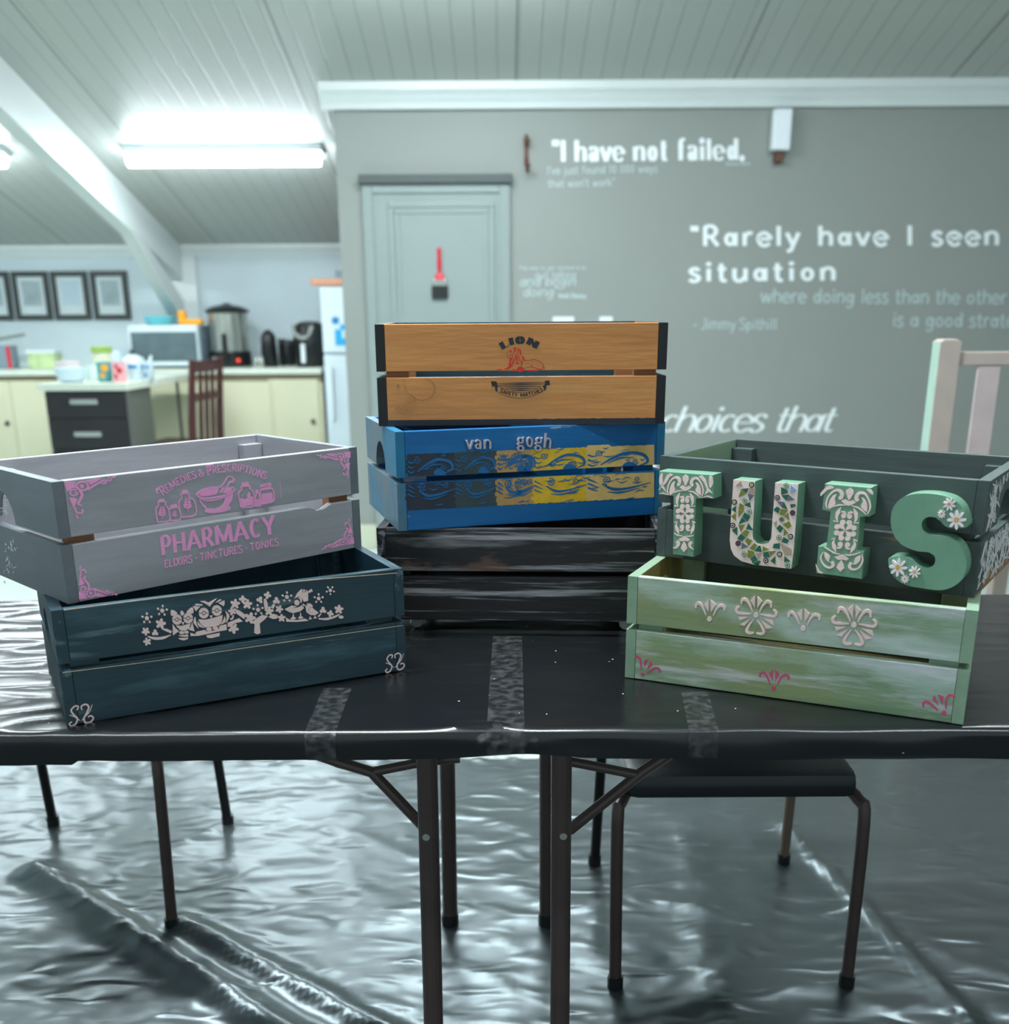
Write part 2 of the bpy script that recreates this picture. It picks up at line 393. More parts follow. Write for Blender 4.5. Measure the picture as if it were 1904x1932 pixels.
M['print'] = mat('pale_grey_print', (158, 174, 176), 0.6, var=0.25, vscale=9)
M['glass_dark'] = mat('smoked_oven_glass', (92, 108, 112), 0.12, var=0.25, vscale=5)
M['teal_glass'] = mat('turquoise_glass_dish', (104, 196, 204), 0.15, var=0.05)
M['orange_p'] = mat('bright_orange_plastic', (246, 168, 22), 0.4)
M['red_p'] = mat('red_plastic', (206, 44, 60), 0.4)
M['red_light'] = mat('red_indicator_light', (230, 60, 40), 0.4, emit=0.6)
M['blue_p'] = mat('blue_print', (30, 168, 220), 0.5)
M['blue_d'] = mat('deep_blue_print', (40, 130, 190), 0.5)
M['white_enamel'] = mat('white_enamel', (216, 230, 236), 0.3, var=0.02)
M['wood_tray'] = mat('orange_brown_wood_tray', (214, 150, 116), 0.5, var=0.1)
M['grey_box'] = mat('grey_blue_tin', (128, 148, 158), 0.4)
M['mint'] = mat('mint_painted_wood', (164, 190, 174), 0.5, var=0.06, vscale=14)
M['pink_wood'] = mat('dusty_pink_painted_wood', (182, 166, 156), 0.5, var=0.06, vscale=14)
M['pink_slat'] = mat('pale_pink_painted_wood', (194, 176, 174), 0.5, var=0.10, vscale=10)
M['bristle'] = mat('black_brush_bristles', (34, 36, 36), 0.8, bump=0.5, bscale=200, stretch=(1, 1, 0.05))
M['pink_paint'] = mat('pink_stencil_paint', (243, 160, 208), 0.55, var=0.07, vscale=60)
M['cream_paste'] = mat('raised_cream_paste', (242, 210, 204), 0.55, bump=0.3, bscale=300, var=0.05, vscale=60)
M['white_pattern'] = mat('white_stencil_paint', (214, 212, 210), 0.6, var=0.06, vscale=60)
M['rose_paint'] = mat('rose_stencil_paint', (196, 84, 116), 0.55, var=0.08, vscale=60)
M['ink'] = mat('black_stencil_ink', (34, 36, 44), 0.55)
M['lion_red'] = mat('red_stencil_ink', (206, 46, 30), 0.55, var=0.15, vscale=50)
M['knot'] = mat('brown_wood_knot', (166, 110, 60), 0.6, var=0.15, vscale=40)
M['edge_wear'] = mat('bare_wood_edge', (222, 196, 170), 0.6, var=0.2, vscale=80)
M['letter_green'] = mat('mint_green_letter_paint', (110, 150, 126), 0.5, bump=0.15, bscale=80, var=0.06, vscale=20)
M['grout'] = mat('white_tile_grout', (234, 208, 200), 0.7, bump=0.2, bscale=200)
TILES = [mat('emerald_glass_tile', (12, 92, 70), 0.12), mat('olive_glass_tile', (118, 122, 40), 0.15), mat('slate_glass_tile', (92, 98, 112), 0.12),
         mat('beige_glass_tile', (170, 150, 130), 0.2), mat('sky_glass_tile', (120, 168, 212), 0.15)]
MF = [mat('black_glass_bead', (36, 34, 34), 0.15), mat('green_glass_bead', (96, 150, 110), 0.15), mat('yellow_glass_bead', (206, 160, 50), 0.2),
      mat('maroon_glass_bead', (150, 40, 62), 0.2), mat('navy_glass_bead', (52, 56, 130), 0.2), mat('white_glass_bead', (220, 214, 214), 0.2)]
M['daisy_w'] = mat('white_daisy_petals', (238, 222, 224), 0.5)
M['daisy_y'] = mat('yellow_daisy_centre', (232, 172, 52), 0.6, bump=0.5, bscale=300)
M['grey_letter'] = mat('grey_wooden_letters', (176, 166, 174), 0.55)
M['sw_navy'] = mat('navy_stencil_paint', (38, 44, 58), 0.6, var=0.1, vscale=40)
M['sw_green'] = mat('slate_green_stencil_paint', (48, 66, 72), 0.6, var=0.1, vscale=40)
M['sw_tan'] = mat('tan_stencil_paint', (180, 140, 82), 0.55, var=0.12, vscale=40)
M['sw_yellow'] = mat('yellow_stencil_paint', (222, 176, 36), 0.5, var=0.16, vscale=50)
M['sw_gold'] = mat('pale_gold_stencil_paint', (220, 182, 110), 0.5, var=0.12, vscale=40)
M['sw_blue'] = mat('bright_blue_paint', (10, 96, 152), 0.55, var=0.1, vscale=40)
M['caster_metal'] = mat('chrome_caster', (196, 198, 198), 0.25, 0.35)

P_GREY = painted('grey_painted_pine', (158, 157, 162), [((176, 174, 176), 5, (0.25, 1, 1), 0.5, 0.75, 0.5)], 0.5, 0.25)
P_GREYB = painted('grey_painted_pine_ends', (112, 118, 124), [((96, 104, 108), 4, (0.4, 1, 1), 0.45, 0.7, 0.8), ], 0.5, 0.25)
P_TEAL = painted('dark_teal_painted_pine', (40, 63, 72), [((74, 106, 116), 9, (0.16, 1, 1), 0.56, 0.78, 0.75), ((112, 140, 146), 24, (0.12, 1, 1), 0.66, 0.80, 0.5)], 0.5, 0.4)
P_DGREEN = painted('charcoal_green_painted_pine', (68, 79, 77), [((88, 98, 94), 6, (0.2, 1, 1), 0.55, 0.8, 0.6), ((172, 122, 70), 12, (0.12, 1, 1.6), 0.80, 0.86, 0.7)], 0.5, 0.35)
P_SAGE = painted('sage_green_washed_pine', (132, 156, 124), [((148, 150, 92), 5, (0.35, 1, 1), 0.52, 0.75, 0.55), ((186, 202, 192), 8, (0.24, 1, 1), 0.47, 0.70, 0.8), ((218, 212, 222), 30, (0.12, 1, 1), 0.54, 0.74, 0.6), ((92, 126, 92), 14, (0.14, 1, 1), 0.58, 0.8, 0.5)], 0.5, 0.4)
P_SAGEB = painted('sage_green_plain_pine', (140, 166, 140), [((160, 160, 110), 5, (0.35, 1, 1), 0.55, 0.75, 0.4)], 0.5, 0.3)
P_BLUE = painted('bright_blue_painted_pine', (8, 98, 158), [((40, 130, 180), 5, (0.3, 1, 1), 0.55, 0.8, 0.4), ((96, 104, 104), 7, (0.18, 1, 1), 0.66, 0.78, 0.6), ((176, 138, 88), 11, (0.12, 1, 1), 0.73, 0.80, 0.7), ((200, 190, 190), 40, (0.15, 1, 1), 0.78, 0.84, 0.8)], 0.5, 0.35, seed=2.3)
P_BLUEB = painted('blue_and_grey_brushed_pine', (30, 112, 150), [((104, 116, 122), 5, (1, 1, 0.4), 0.46, 0.66, 0.85)], 0.5, 0.35)
P_ORANGE = painted('orange_ochre_painted_pine', (204, 136, 76), [((172, 112, 60), 6, (0.18, 1, 1), 0.55, 0.8, 0.6), ((212, 156, 92), 14, (0.12, 1, 1), 0.6, 0.8, 0.5)], 0.45, 0.5)
P_BLACK = painted('black_dry_brushed_pine', (36, 34, 36), [((66, 60, 60), 9, (0.10, 1, 1), 0.52, 0.72, 0.8), ((176, 174, 178), 46, (0.045, 1, 1.3), 0.56, 0.74, 0.75), ((196, 194, 198), 8, (0.16, 1, 1.2), 0.62, 0.80, 0.35), ((120, 88, 72), 7, (0.5, 1, 1), 0.80, 0.9, 0.5)], 0.45, 0.6)
P_EDGE = painted('flat_black_painted_pine', (26, 27, 30), [], 0.5, 0.2)
P_BARE = painted('bare_brown_pine', (158, 104, 70), [((120, 78, 50), 8, (0.2, 1, 1), 0.5, 0.8, 0.6)], 0.6, 0.4)
P_OLIVE = painted('bare_olive_pine', (150, 136, 84), [((92, 104, 84), 5, (0.3, 1, 1), 0.5, 0.7, 0.7)], 0.6, 0.4)
P_PETROL = painted('petrol_painted_pine', (26, 56, 68), [((60, 92, 104), 8, (0.2, 1, 1), 0.58, 0.8, 0.5)], 0.5, 0.3)

def plastic(name, rgb, rough, bump, scale, metal=0.0, spec=0.5, specks=False):
    Mx = bpy.data.materials.new(name); Mx.use_nodes = True
    nt = Mx.node_tree; N = nt.nodes; L = nt.links; b = N['Principled BSDF']
    b.inputs['Base Color'].default_value = lin(rgb); b.inputs['Roughness'].default_value = rough
    b.inputs['Metallic'].default_value = metal; b.inputs['Specular IOR Level'].default_value = spec
    tc = N.new('ShaderNodeTexCoord')
    n1 = N.new('ShaderNodeTexNoise'); n1.noise_type = 'RIDGED_MULTIFRACTAL'; n1.inputs['Scale'].default_value = scale; n1.inputs['Detail'].default_value = 3; n1.inputs['Distortion'].default_value = 0.6
    mp = N.new('ShaderNodeMapping'); mp.inputs['Rotation'].default_value = (0, 0, 0.5); mp.inputs['Scale'].default_value = (0.7, 1.6, 1)
    L.new(tc.outputs['Object'], mp.inputs[0]); L.new(mp.outputs[0], n1.inputs['Vector'])
    bp = N.new('ShaderNodeBump'); bp.inputs['Strength'].default_value = bump; bp.inputs['Distance'].default_value = 0.01
    L.new(n1.outputs['Fac'], bp.inputs['Height']); L.new(bp.outputs[0], b.inputs['Normal'])
    if specks:
        vo = N.new('ShaderNodeTexVoronoi'); vo.inputs['Scale'].default_value = 34
        L.new(tc.outputs['Object'], vo.inputs['Vector'])
        lt = N.new('ShaderNodeMath'); lt.operation = 'LESS_THAN'; lt.inputs[1].default_value = 0.055; L.new(vo.outputs['Distance'], lt.inputs[0])
        nz = N.new('ShaderNodeTexNoise'); nz.inputs['Scale'].default_value = 9; L.new(tc.outputs['Object'], nz.inputs['Vector'])
        gt = N.new('ShaderNodeMath'); gt.operation = 'GREATER_THAN'; gt.inputs[1].default_value = 0.56; L.new(nz.outputs['Fac'], gt.inputs[0])
        mu = N.new('ShaderNodeMath'); mu.operation = 'MULTIPLY'; L.new(lt.outputs[0], mu.inputs[0]); L.new(gt.outputs[0], mu.inputs[1])
        mx = N.new('ShaderNodeMix'); mx.data_type = 'RGBA'; mx.inputs['A'].default_value = lin(rgb); mx.inputs['B'].default_value = lin((200, 205, 205))
        L.new(mu.outputs[0], mx.inputs['Factor']); L.new(mx.outputs['Result'], b.inputs['Base Color'])
    return Mx
M['cover'] = plastic('black_plastic_sheeting', (17, 19, 21), 0.24, 0.45, 5.0, spec=0.7, specks=True)
M['sheet'] = plastic('grey_black_floor_sheeting', (104, 112, 114), 0.30, 0.55, 11.0, metal=0.8, spec=0.6)

def clear_tape():
    Mx = bpy.data.materials.new('clear_parcel_tape'); Mx.use_nodes = True
    N = Mx.node_tree.nodes; L = Mx.node_tree.links; b = N['Principled BSDF']; out = N['Material Output']
    b.inputs['Base Color'].default_value = lin((110, 112, 112)); b.inputs['Roughness'].default_value = 0.18
    tr = N.new('ShaderNodeBsdfTransparent'); mx = N.new('ShaderNodeMixShader')
    tc = N.new('ShaderNodeTexCoord'); n1 = N.new('ShaderNodeTexNoise'); n1.inputs['Scale'].default_value = 70; n1.inputs['Detail'].default_value = 5
    L.new(tc.outputs['Object'], n1.inputs['Vector'])
    mr = N.new('ShaderNodeMapRange'); mr.inputs[1].default_value = 0.42; mr.inputs[2].default_value = 0.68; mr.inputs[3].default_value = 0.04; mr.inputs[4].default_value = 0.34
    L.new(n1.outputs['Fac'], mr.inputs[0]); L.new(mr.outputs[0], mx.inputs[0]); L.new(tr.outputs[0], mx.inputs[1]); L.new(b.outputs[0], mx.inputs[2]); L.new(mx.outputs[0], out.inputs[0])
    bp = N.new('ShaderNodeBump'); bp.inputs['Strength'].default_value = 0.9; bp.inputs['Distance'].default_value = 0.004
    L.new(n1.outputs['Fac'], bp.inputs['Height']); L.new(bp.outputs[0], b.inputs['Normal'])
    return Mx
M['tape'] = clear_tape()

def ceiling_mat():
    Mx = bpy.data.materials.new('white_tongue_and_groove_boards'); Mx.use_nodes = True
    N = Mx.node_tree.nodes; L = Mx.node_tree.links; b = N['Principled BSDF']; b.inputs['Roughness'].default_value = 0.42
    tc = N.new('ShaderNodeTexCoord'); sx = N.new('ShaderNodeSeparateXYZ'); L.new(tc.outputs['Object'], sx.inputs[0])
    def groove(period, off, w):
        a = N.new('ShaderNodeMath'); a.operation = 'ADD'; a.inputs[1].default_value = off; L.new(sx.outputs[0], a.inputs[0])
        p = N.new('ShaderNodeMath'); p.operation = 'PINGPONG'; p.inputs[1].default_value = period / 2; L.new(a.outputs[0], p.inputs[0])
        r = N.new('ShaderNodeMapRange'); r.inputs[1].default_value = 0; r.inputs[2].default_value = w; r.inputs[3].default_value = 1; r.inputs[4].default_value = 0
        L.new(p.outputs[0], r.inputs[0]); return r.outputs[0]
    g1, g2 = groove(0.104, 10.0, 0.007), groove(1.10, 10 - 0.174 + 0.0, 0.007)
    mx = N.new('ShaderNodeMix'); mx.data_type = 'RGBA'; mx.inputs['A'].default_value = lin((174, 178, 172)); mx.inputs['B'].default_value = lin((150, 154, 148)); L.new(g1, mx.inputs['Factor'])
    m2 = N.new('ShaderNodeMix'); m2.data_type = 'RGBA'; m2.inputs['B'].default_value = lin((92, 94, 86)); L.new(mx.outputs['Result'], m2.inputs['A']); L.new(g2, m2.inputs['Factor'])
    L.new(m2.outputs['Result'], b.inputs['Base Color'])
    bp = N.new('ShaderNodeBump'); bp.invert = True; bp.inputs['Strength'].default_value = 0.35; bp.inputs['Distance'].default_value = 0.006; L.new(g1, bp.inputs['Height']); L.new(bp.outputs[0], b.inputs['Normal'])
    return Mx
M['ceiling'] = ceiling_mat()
M['lamp_glow'] = mat('lit_fluorescent_diffuser', (236, 248, 255), 0.4, emit=28.0)

# ------------------------------------------------------------------ the room
D1, D2 = 6.0, 8.42
XL = -0.865                                   # left end of the lettered wall
struct('floor', BX(-5, 5, -1.5, D2 + 0.1, -0.10, 0.0), M['floor'])
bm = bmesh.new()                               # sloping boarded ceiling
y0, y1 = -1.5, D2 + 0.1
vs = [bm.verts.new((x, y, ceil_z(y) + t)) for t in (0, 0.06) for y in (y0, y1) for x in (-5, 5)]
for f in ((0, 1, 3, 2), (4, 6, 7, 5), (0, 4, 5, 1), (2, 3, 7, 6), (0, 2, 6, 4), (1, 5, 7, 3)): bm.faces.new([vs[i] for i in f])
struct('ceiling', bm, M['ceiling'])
def wall_prism(pts_yz, x0, x1):               # outline in (y, z), extruded in x
    bm = bmesh.new(); a = [bm.verts.new((x0, y, z)) for y, z in pts_yz]; b = [bm.verts.new((x1, y, z)) for y, z in pts_yz]
    bm.faces.new(a); bm.faces.new(b[::-1]); n = len(a)
    for i in range(n): bm.faces.new((a[i], b[i], b[(i + 1) % n], a[(i + 1) % n]))
    return bm
struct('wall_back', wall_prism([(D1, 0), (D1, ceil_z(D1) + .02), (D1 + 0.12, ceil_z(D1 + 0.12) + .02), (D1 + 0.12, 0)], XL, 5.0), M['main_wall'])
struct('wall_kitchen', wall_prism([(D2, 0), (D2, ceil_z(D2) + .02), (D2 + 0.1, ceil_z(D2) + .02), (D2 + 0.1, 0)], -5, 2.0), M['kitchen_wall'])
struct('wall_left', wall_prism([(-1.5, 0), (-1.5, ceil_z(-1.5)), (D2, ceil_z(D2)), (D2, 0)], -5.0, -4.9), M['kitchen_wall'])
struct('wall_right', wall_prism([(-1.5, 0), (-1.5, ceil_z(-1.5)), (D1, ceil_z(D1)), (D1, 0)], 4.9, 5.0), M['main_wall'])
def cornice(name, x0, x1, yw, zt, h, d):
    prof = [(0, 0), (0, -h), (-d * .35, -h), (-d * .40, -h * .72), (-d * .62, -h * .50), (-d * .66, -h * .42), (-d * .92, -h * .22), (-d, -h * .18), (-d, 0.03)]
    bm = bmesh.new(); a = [bm.verts.new((x0, yw + p, zt + q)) for p, q in prof]; b = [bm.verts.new((x1, yw + p, zt + q)) for p, q in prof]
    bm.faces.new(a); bm.faces.new(b[::-1])
    for i in range(len(prof)): j = (i + 1) % len(prof); bm.faces.new((a[i], b[i], b[j], a[j]))
    struct(name, bm, M['white_trim'])
cornice('trim_1', XL - 0.06, 5.0, D1, ceil_z(D1) + .0, 0.10, 0.075)
cornice('trim_2', -5, XL, D2, ceil_z(D2) - .0, 0.07, 0.05)
struct('baseboard_back', BX(XL, 5, D1 - 0.018, D1, 0, 0.14, bev=0.004), M['skirting'])
struct('baseboard_kitchen', BX(-4.9, XL, D2 - 0.015, D2, 0, 0.1, bev=0.004), M['skirting'])

# rafter with its knee brace and wall post, left of the kitchen lamp
bx0, bx1 = -2.49, -2.40
struct('beam_rafter', wall_prism([(2.6, ceil_z(2.6)), (2.6, ceil_z(2.6) - .25), (D2, ceil_z(D2) - .25), (D2, ceil_z(D2))], bx0, bx1), M['white_trim'])
struct('beam_brace', wall_prism([(7.30, ceil_z(7.30) - .24), (7.62, ceil_z(7.62) - .24), (D2, 1.36), (D2, 1.16)], bx0 + .005, bx1 - .005), M['white_trim'])
struct('pillar', BX(bx0 - .02, bx1 + .10, D2 - 0.06, D2, 0.0, ceil_z(D2) - .07, bev=.004), M['white_trim'])

# door in the lettered wall
dl, dr, dt = -0.735, 0.043, 1.945
door = thing('door_1', 'grey green panelled door with dark head moulding in the lettered wall', 'door', (0, D1, 0)); door['kind'] = 'structure'
bm = bmesh.new()
for a in ((dl, dl + .055, 0, dt), (dr - .055, dr, 0, dt), (dl + .055, dr - .055, dt - .045, dt)): box(bm, a[0], a[1], -.03, 0, a[2], a[3], bev=.004)
obj('door_frame', bm, M['door_paint'], door)
obj('door_head', BX(dl - .012, dr + .012, -.055, 0, dt, dt + .045, bev=.006), M['header'], door)
obj('door_leaf', BX(dl + .055, dr - .055, -.018, 0, .01, dt - .045), M['door_paint'], door)
bm = bmesh.new()
for (za, zb) in ((1.0, 1.86), (.12, .9)):
    x0, x1 = -0.600, -0.04
    for k, (i, d) in enumerate(((0, .030), (.03, .024))):
        for q in ((x0 + i, x1 - i, zb - i - .03, zb - i), (x0 + i, x1 - i, za + i, za + i + .03), (x0 + i, x0 + i + .03, za + i + .03, zb - i - .03), (x1 - i - .03, x1 - i, za + i + .03, zb - i - .03)):
            box(bm, q[0], q[1], -d, -.012, q[2], q[3], bev=.005)
obj('door_moulding', bm, M['door_paint'], door)

# fluorescent battens
for i, (x, y, l, w) in enumerate(LAMPS):
    zc = ceil_z(y)
    lab = ['lit fluorescent batten on the boarded ceiling above the kitchen counter', 'lit fluorescent batten beyond the white rafter, at left edge', 'fluorescent batten just above the top edge, over the lettered wall',
           'ceiling fluorescent batten above the room, outside the view to the left', 'ceiling fluorescent batten above the room, outside the view to the right', 'ceiling fluorescent batten above the crates, outside the view',
           'ceiling fluorescent batten behind the viewer on the right', 'ceiling fluorescent batten behind the viewer on the left'][i]
    t = thing('ceiling_light', lab, 'ceiling light', (x, y, zc), 0, 'fluorescent ceiling lights')
    t.rotation_euler = (math.atan(-0.2554), 0, 0)
    obj('light_body', BX(-l / 2, l / 2, -.055, .055, -.040, 0.004, bev=.006), M['white_plastic'], t)
    bm = bmesh.new(); pr = [(-.048, -.038), (-.05, -.07), (-.032, -.092), (0, -.1), (.032, -.092), (.05, -.07), (.048, -.038)]
    a = [bm.verts.new((-l / 2 + .02, p, q)) for p, q in pr]; b = [bm.verts.new((l / 2 - .02, p, q)) for p, q in pr]
    bm.faces.new(a); bm.faces.new(b[::-1])
    for k in range(len(pr)): j = (k + 1) % len(pr); bm.faces.new((a[k], b[k], b[j], a[j]))
    obj('diffuser', bm, M['lamp_glow'], t, smooth=True)
    ld = bpy.data.lights.new('tube', 'AREA'); ld.shape = 'RECTANGLE'; ld.size = l; ld.size_y = 0.09; ld.energy = w; ld.color = (0.86, 0.96, 1.0)
    lo = bpy.data.objects.new('tube', ld); COL.objects.link(lo); lo.parent = t; lo.location = (0, 0, -.108)

# ------------------------------------------------------------------ tables, their black cover, tape
def legset(t, sgn, x):                         # one folding H-leg of a trestle table; sgn points away from the joint
    yf, yr = 1.50, 2.05
    for nm, y in (('leg', yf), ('leg', yr)):
        l = obj(nm, TB([(x, y, .0), (x - sgn * .004, y, .70)], .0165, seg=16), M['brown_tube'], t)
        obj('foot_cap', TB([(x, y, .0), (x, y, .03)], .019, seg=16), M['black_plastic'], l)
    obj('crossbar', TB([(x, yf, .655), (x, yr, .655)], .011), M['brown_tube'], t)
    yb = 1.56; q = lambda u, v: tuple(at(u, v, yb))
    if sgn < 0:
        obj('brace', TB([q(802, 1562), q(702, 1457), q(640, 1438), q(540, 1402)], .0095), M['brown_tube'], t); obj('brace', TB([q(704, 1456), q(800, 1437), q(868, 1430)], .008), M['brown_tube'], t)
    else:
        obj('brace', TB([q(1074, 1566), q(1215, 1454), q(1290, 1405)], .0095), M['brown_tube'], t); obj('brace', TB([q(1062, 1434), q(1205, 1462)], .008), M['brown_tube'], t)
    bm = bmesh.new(); lathe(bm, [(.006, -.018), (.006, .018)], 10, (x, yf, at(808, 1570, yf).z), axis='y'); obj('rivet', bm, M['steel'], t)
JX = 0.012
for sgn, lab in ((-1, 'folding trestle table under black plastic on the left of the taped joint'), (1, 'folding trestle table under black plastic on the right of the taped joint')):
    t = thing('trestle_table', lab, 'table', (0, 0, 0), 0, 'trestle tables pushed end to end')
    x0, x1 = sorted((JX + sgn * .004, JX + sgn * 1.82))
    obj('tabletop', BX(x0, x1, 1.405, 2.128, .702, .736, bev=.004), M['white_plastic'], t)
    lx = at(808, 1650, 1.50).x if sgn < 0 else at(1061, 1650, 1.50).x
    legset(t, sgn, lx)
    for y in (1.50, 2.05): obj('leg', TB([(sgn * 1.68, y, 0), (sgn * 1.68, y, .70)], .0165, seg=14), M['brown_tube'], t)

YF, YB = 1.392, 2.140                           # front and back of the covered top
def wr(x, y, k=1.0):
    v = noise.noise(Vector((x * 3.0, y * 9.0, 1.3))) * .5 + noise.noise(Vector((x * 9 + y * 6, y * 22 - x * 5, 4.1))) * .35
    left = min(max((-x - .35) / .4, 0), 1)
    r = 1 - abs(noise.noise(Vector((x * 5 + y * 9, y * 16 - x * 6, 9.0))))
    return k * (v * .0009 + left * (r ** 5) * .0032 + (r ** 9) * .0006)
bm = bmesh.new()
prof = [(YB - .03, TZ - .045), (YB - .001, TZ - .043), (YB, TZ - .015)]
for k in range(5): a = pi / 2 * k / 4; prof.append((YB - .010 + .010 * cos(a), TZ - .010 + .010 * sin(a)))
NT = 110
for k in range(1, NT): prof.append((YB - .010 + (YF + .012 - YB + .010) * k / NT, TZ))
for k in range(6): a = pi / 2 * k / 5; prof.append((YF + .012 - .012 * sin(a), TZ - .012 + .012 * cos(a)))
prof += [(YF + .001, TZ - .022), (YF + .002, TZ - .034), (YF + .004, TZ - .044), (YF + .016, TZ - .0465), (YF + .05, TZ - .045)]
NX = 380; rows = []
for i in range(NX + 1):
    x = -1.84 + 3.68 * i / NX; row = []
    for j, (y, z) in enumerate(prof):
        top = abs(z - TZ) < 1e-5
        dz = wr(x, y) if top else wr(x, y, .4)
        dy = 0
        if not top and y < 1.5:                 # front edge: pulled folds, deeper near the joint and to the right
            f = noise.noise(Vector((x * 7, z * 40, 2.2)))
            kk = .0015 + .006 * math.exp(-((x - .03) / .09) ** 2) + (.0025 if x > .1 else 0)
            dy = f * kk; dz += f * .4 * kk + (.010 * math.exp(-((x - .03) / .07) ** 2) * (1 if z < TZ - .03 else 0))
            dz -= (.006 if x < -.62 and z < TZ - .03 else 0) + (.0045 if x > .25 and z < TZ - .03 else 0)
        if top and y < YF + .09: dz += .004 * math.exp(-((x + .035) / .05) ** 2) * math.exp(-((y - YF - .02) / .02) ** 2)
        row.append(bm.verts.new((x, y + dy, z + dz)))
    rows.append(row)
for i in range(NX):
    for j in range(len(prof) - 1): bm.faces.new((rows[i][j], rows[i][j + 1], rows[i + 1][j + 1], rows[i + 1][j]))
cover = obj('table_cover', bm, M['cover'], smooth=True)
tag(cover, 'glossy black plastic sheeting taped over the two trestle tables', 'table cover')
def tape(pix, name='tape'):
    bm = bmesh.new(); (u0, u1, v0), (u2, u3, v1), drop = pix
    a0, a1 = atz(u0, v0, TZ), atz(u1, v0, TZ); b0, b1 = atz(u2, v1, TZ), atz(u3, v1, TZ); n = 26; grid = []
    for j in range(n + 1):
        t = j / n; row = []
        for i in range(9):
            p0 = a0.lerp(a1, i / 8); p1 = b0.lerp(b1, i / 8); p = p0.lerp(p1, t)
            row.append(bm.verts.new((p.x, p.y, TZ + .0016 + wr(p.x, p.y) + .0012 * abs(noise.noise(Vector((p.x * 60, p.y * 60, 3)))))))
        grid.append(row)
    if drop:
        last = grid[-1]
        for (dy, dz) in ((-.004, -.004), (-.0052, -.012), (-.005, -.026), (-.004, -.040)):
            grid.append([bm.verts.new((v.co.x, YF + dy + .003 * noise.noise(Vector((v.co.x * 90, dz * 90, 1))) - .001, TZ + dz)) for v in last])
    for j in range(len(grid) - 1):
        for i in range(8): bm.faces.new((grid[j][i], grid[j][i + 1], grid[j + 1][i + 1], grid[j + 1][i]))
    obj(name, bm, M['tape'], cover, smooth=True)
tape(((610, 664, 1300), (576, 634, 1381), True))
tape(((1285, 1336, 1307), (1300, 1356, 1381), True))
tape(((930, 985, 1202), (918, 990, 1381), True))
bm = bmesh.new(); rnd = random.Random(5)      # crumpled tape tails at the joint
for k in range(16):
    c = at(955 + rnd.uniform(-42, 60), 1383 + rnd.uniform(-10, 18), YF - .006); a = rnd.uniform(0, 6.28); l = rnd.uniform(.008, .022)
    pts = [c + Vector((cos(a) * l * q, rnd.uniform(-.005, .001), sin(a) * l * .6 * q + rnd.uniform(-.003, .003))) for q in (-1, -.2, .4, 1)]
    w = Vector((-sin(a) * .005, -.002, cos(a) * .005))
    vs = [(bm.verts.new(p - w), bm.verts.new(p + w)) for p in pts]
    for q in range(3): bm.faces.new((vs[q][0], vs[q + 1][0], vs[q + 1][1], vs[q][1]))
obj('tape', bm, M['tape'], cover)

# ------------------------------------------------------------------ the crates
POSES = {  # x, y, z, yaw, length, depth, height
    'grey': (-.4397, 1.6423, TZ + .1766, .7886, .5305, .3029, .1750),
    'teal': (-.4012, 1.5422, TZ + .0022, .4771, .5335, .2979, .1738),
    'dkgreen': (.4728, 1.6168, TZ + .1726, -.6020, .5126, .2969, .1698),
    'sage': (.4295, 1.5126, TZ + .0016, -.4336, .5124, .2979, .1704),
    'black': (.0282, 1.8581, TZ + .0285, -.0578, .5190, .2979, .1723),
    'blue': (.0580, 1.9142, TZ + .2018, .2966, .5126, .2938, .1738),
    'orange': (.0345, 1.9346, TZ + .3766, .0307, .5185, .2979, .1756)}
def front_fn(key, off=0.0):
    x, y, z, a, Lc, Dc, hc = POSES[key]
    ex = Vector((cos(a), sin(a), 0)); ny = Vector((-sin(a), cos(a), 0)); o = Vector((x, y, z)) - ny * off
    C0 = Vector((0, 0, CZ))
    def fn(u, v):
        d = ray(u, v); t = (o - C0).dot(ny) / d.dot(ny); p = C0 + d * t - o
        return (p.dot(ex), p.z)
    return fn
TE, TS, GAP, UP = .0165, .013, .0105, .465    # end board, slat, gap between slats, upper share
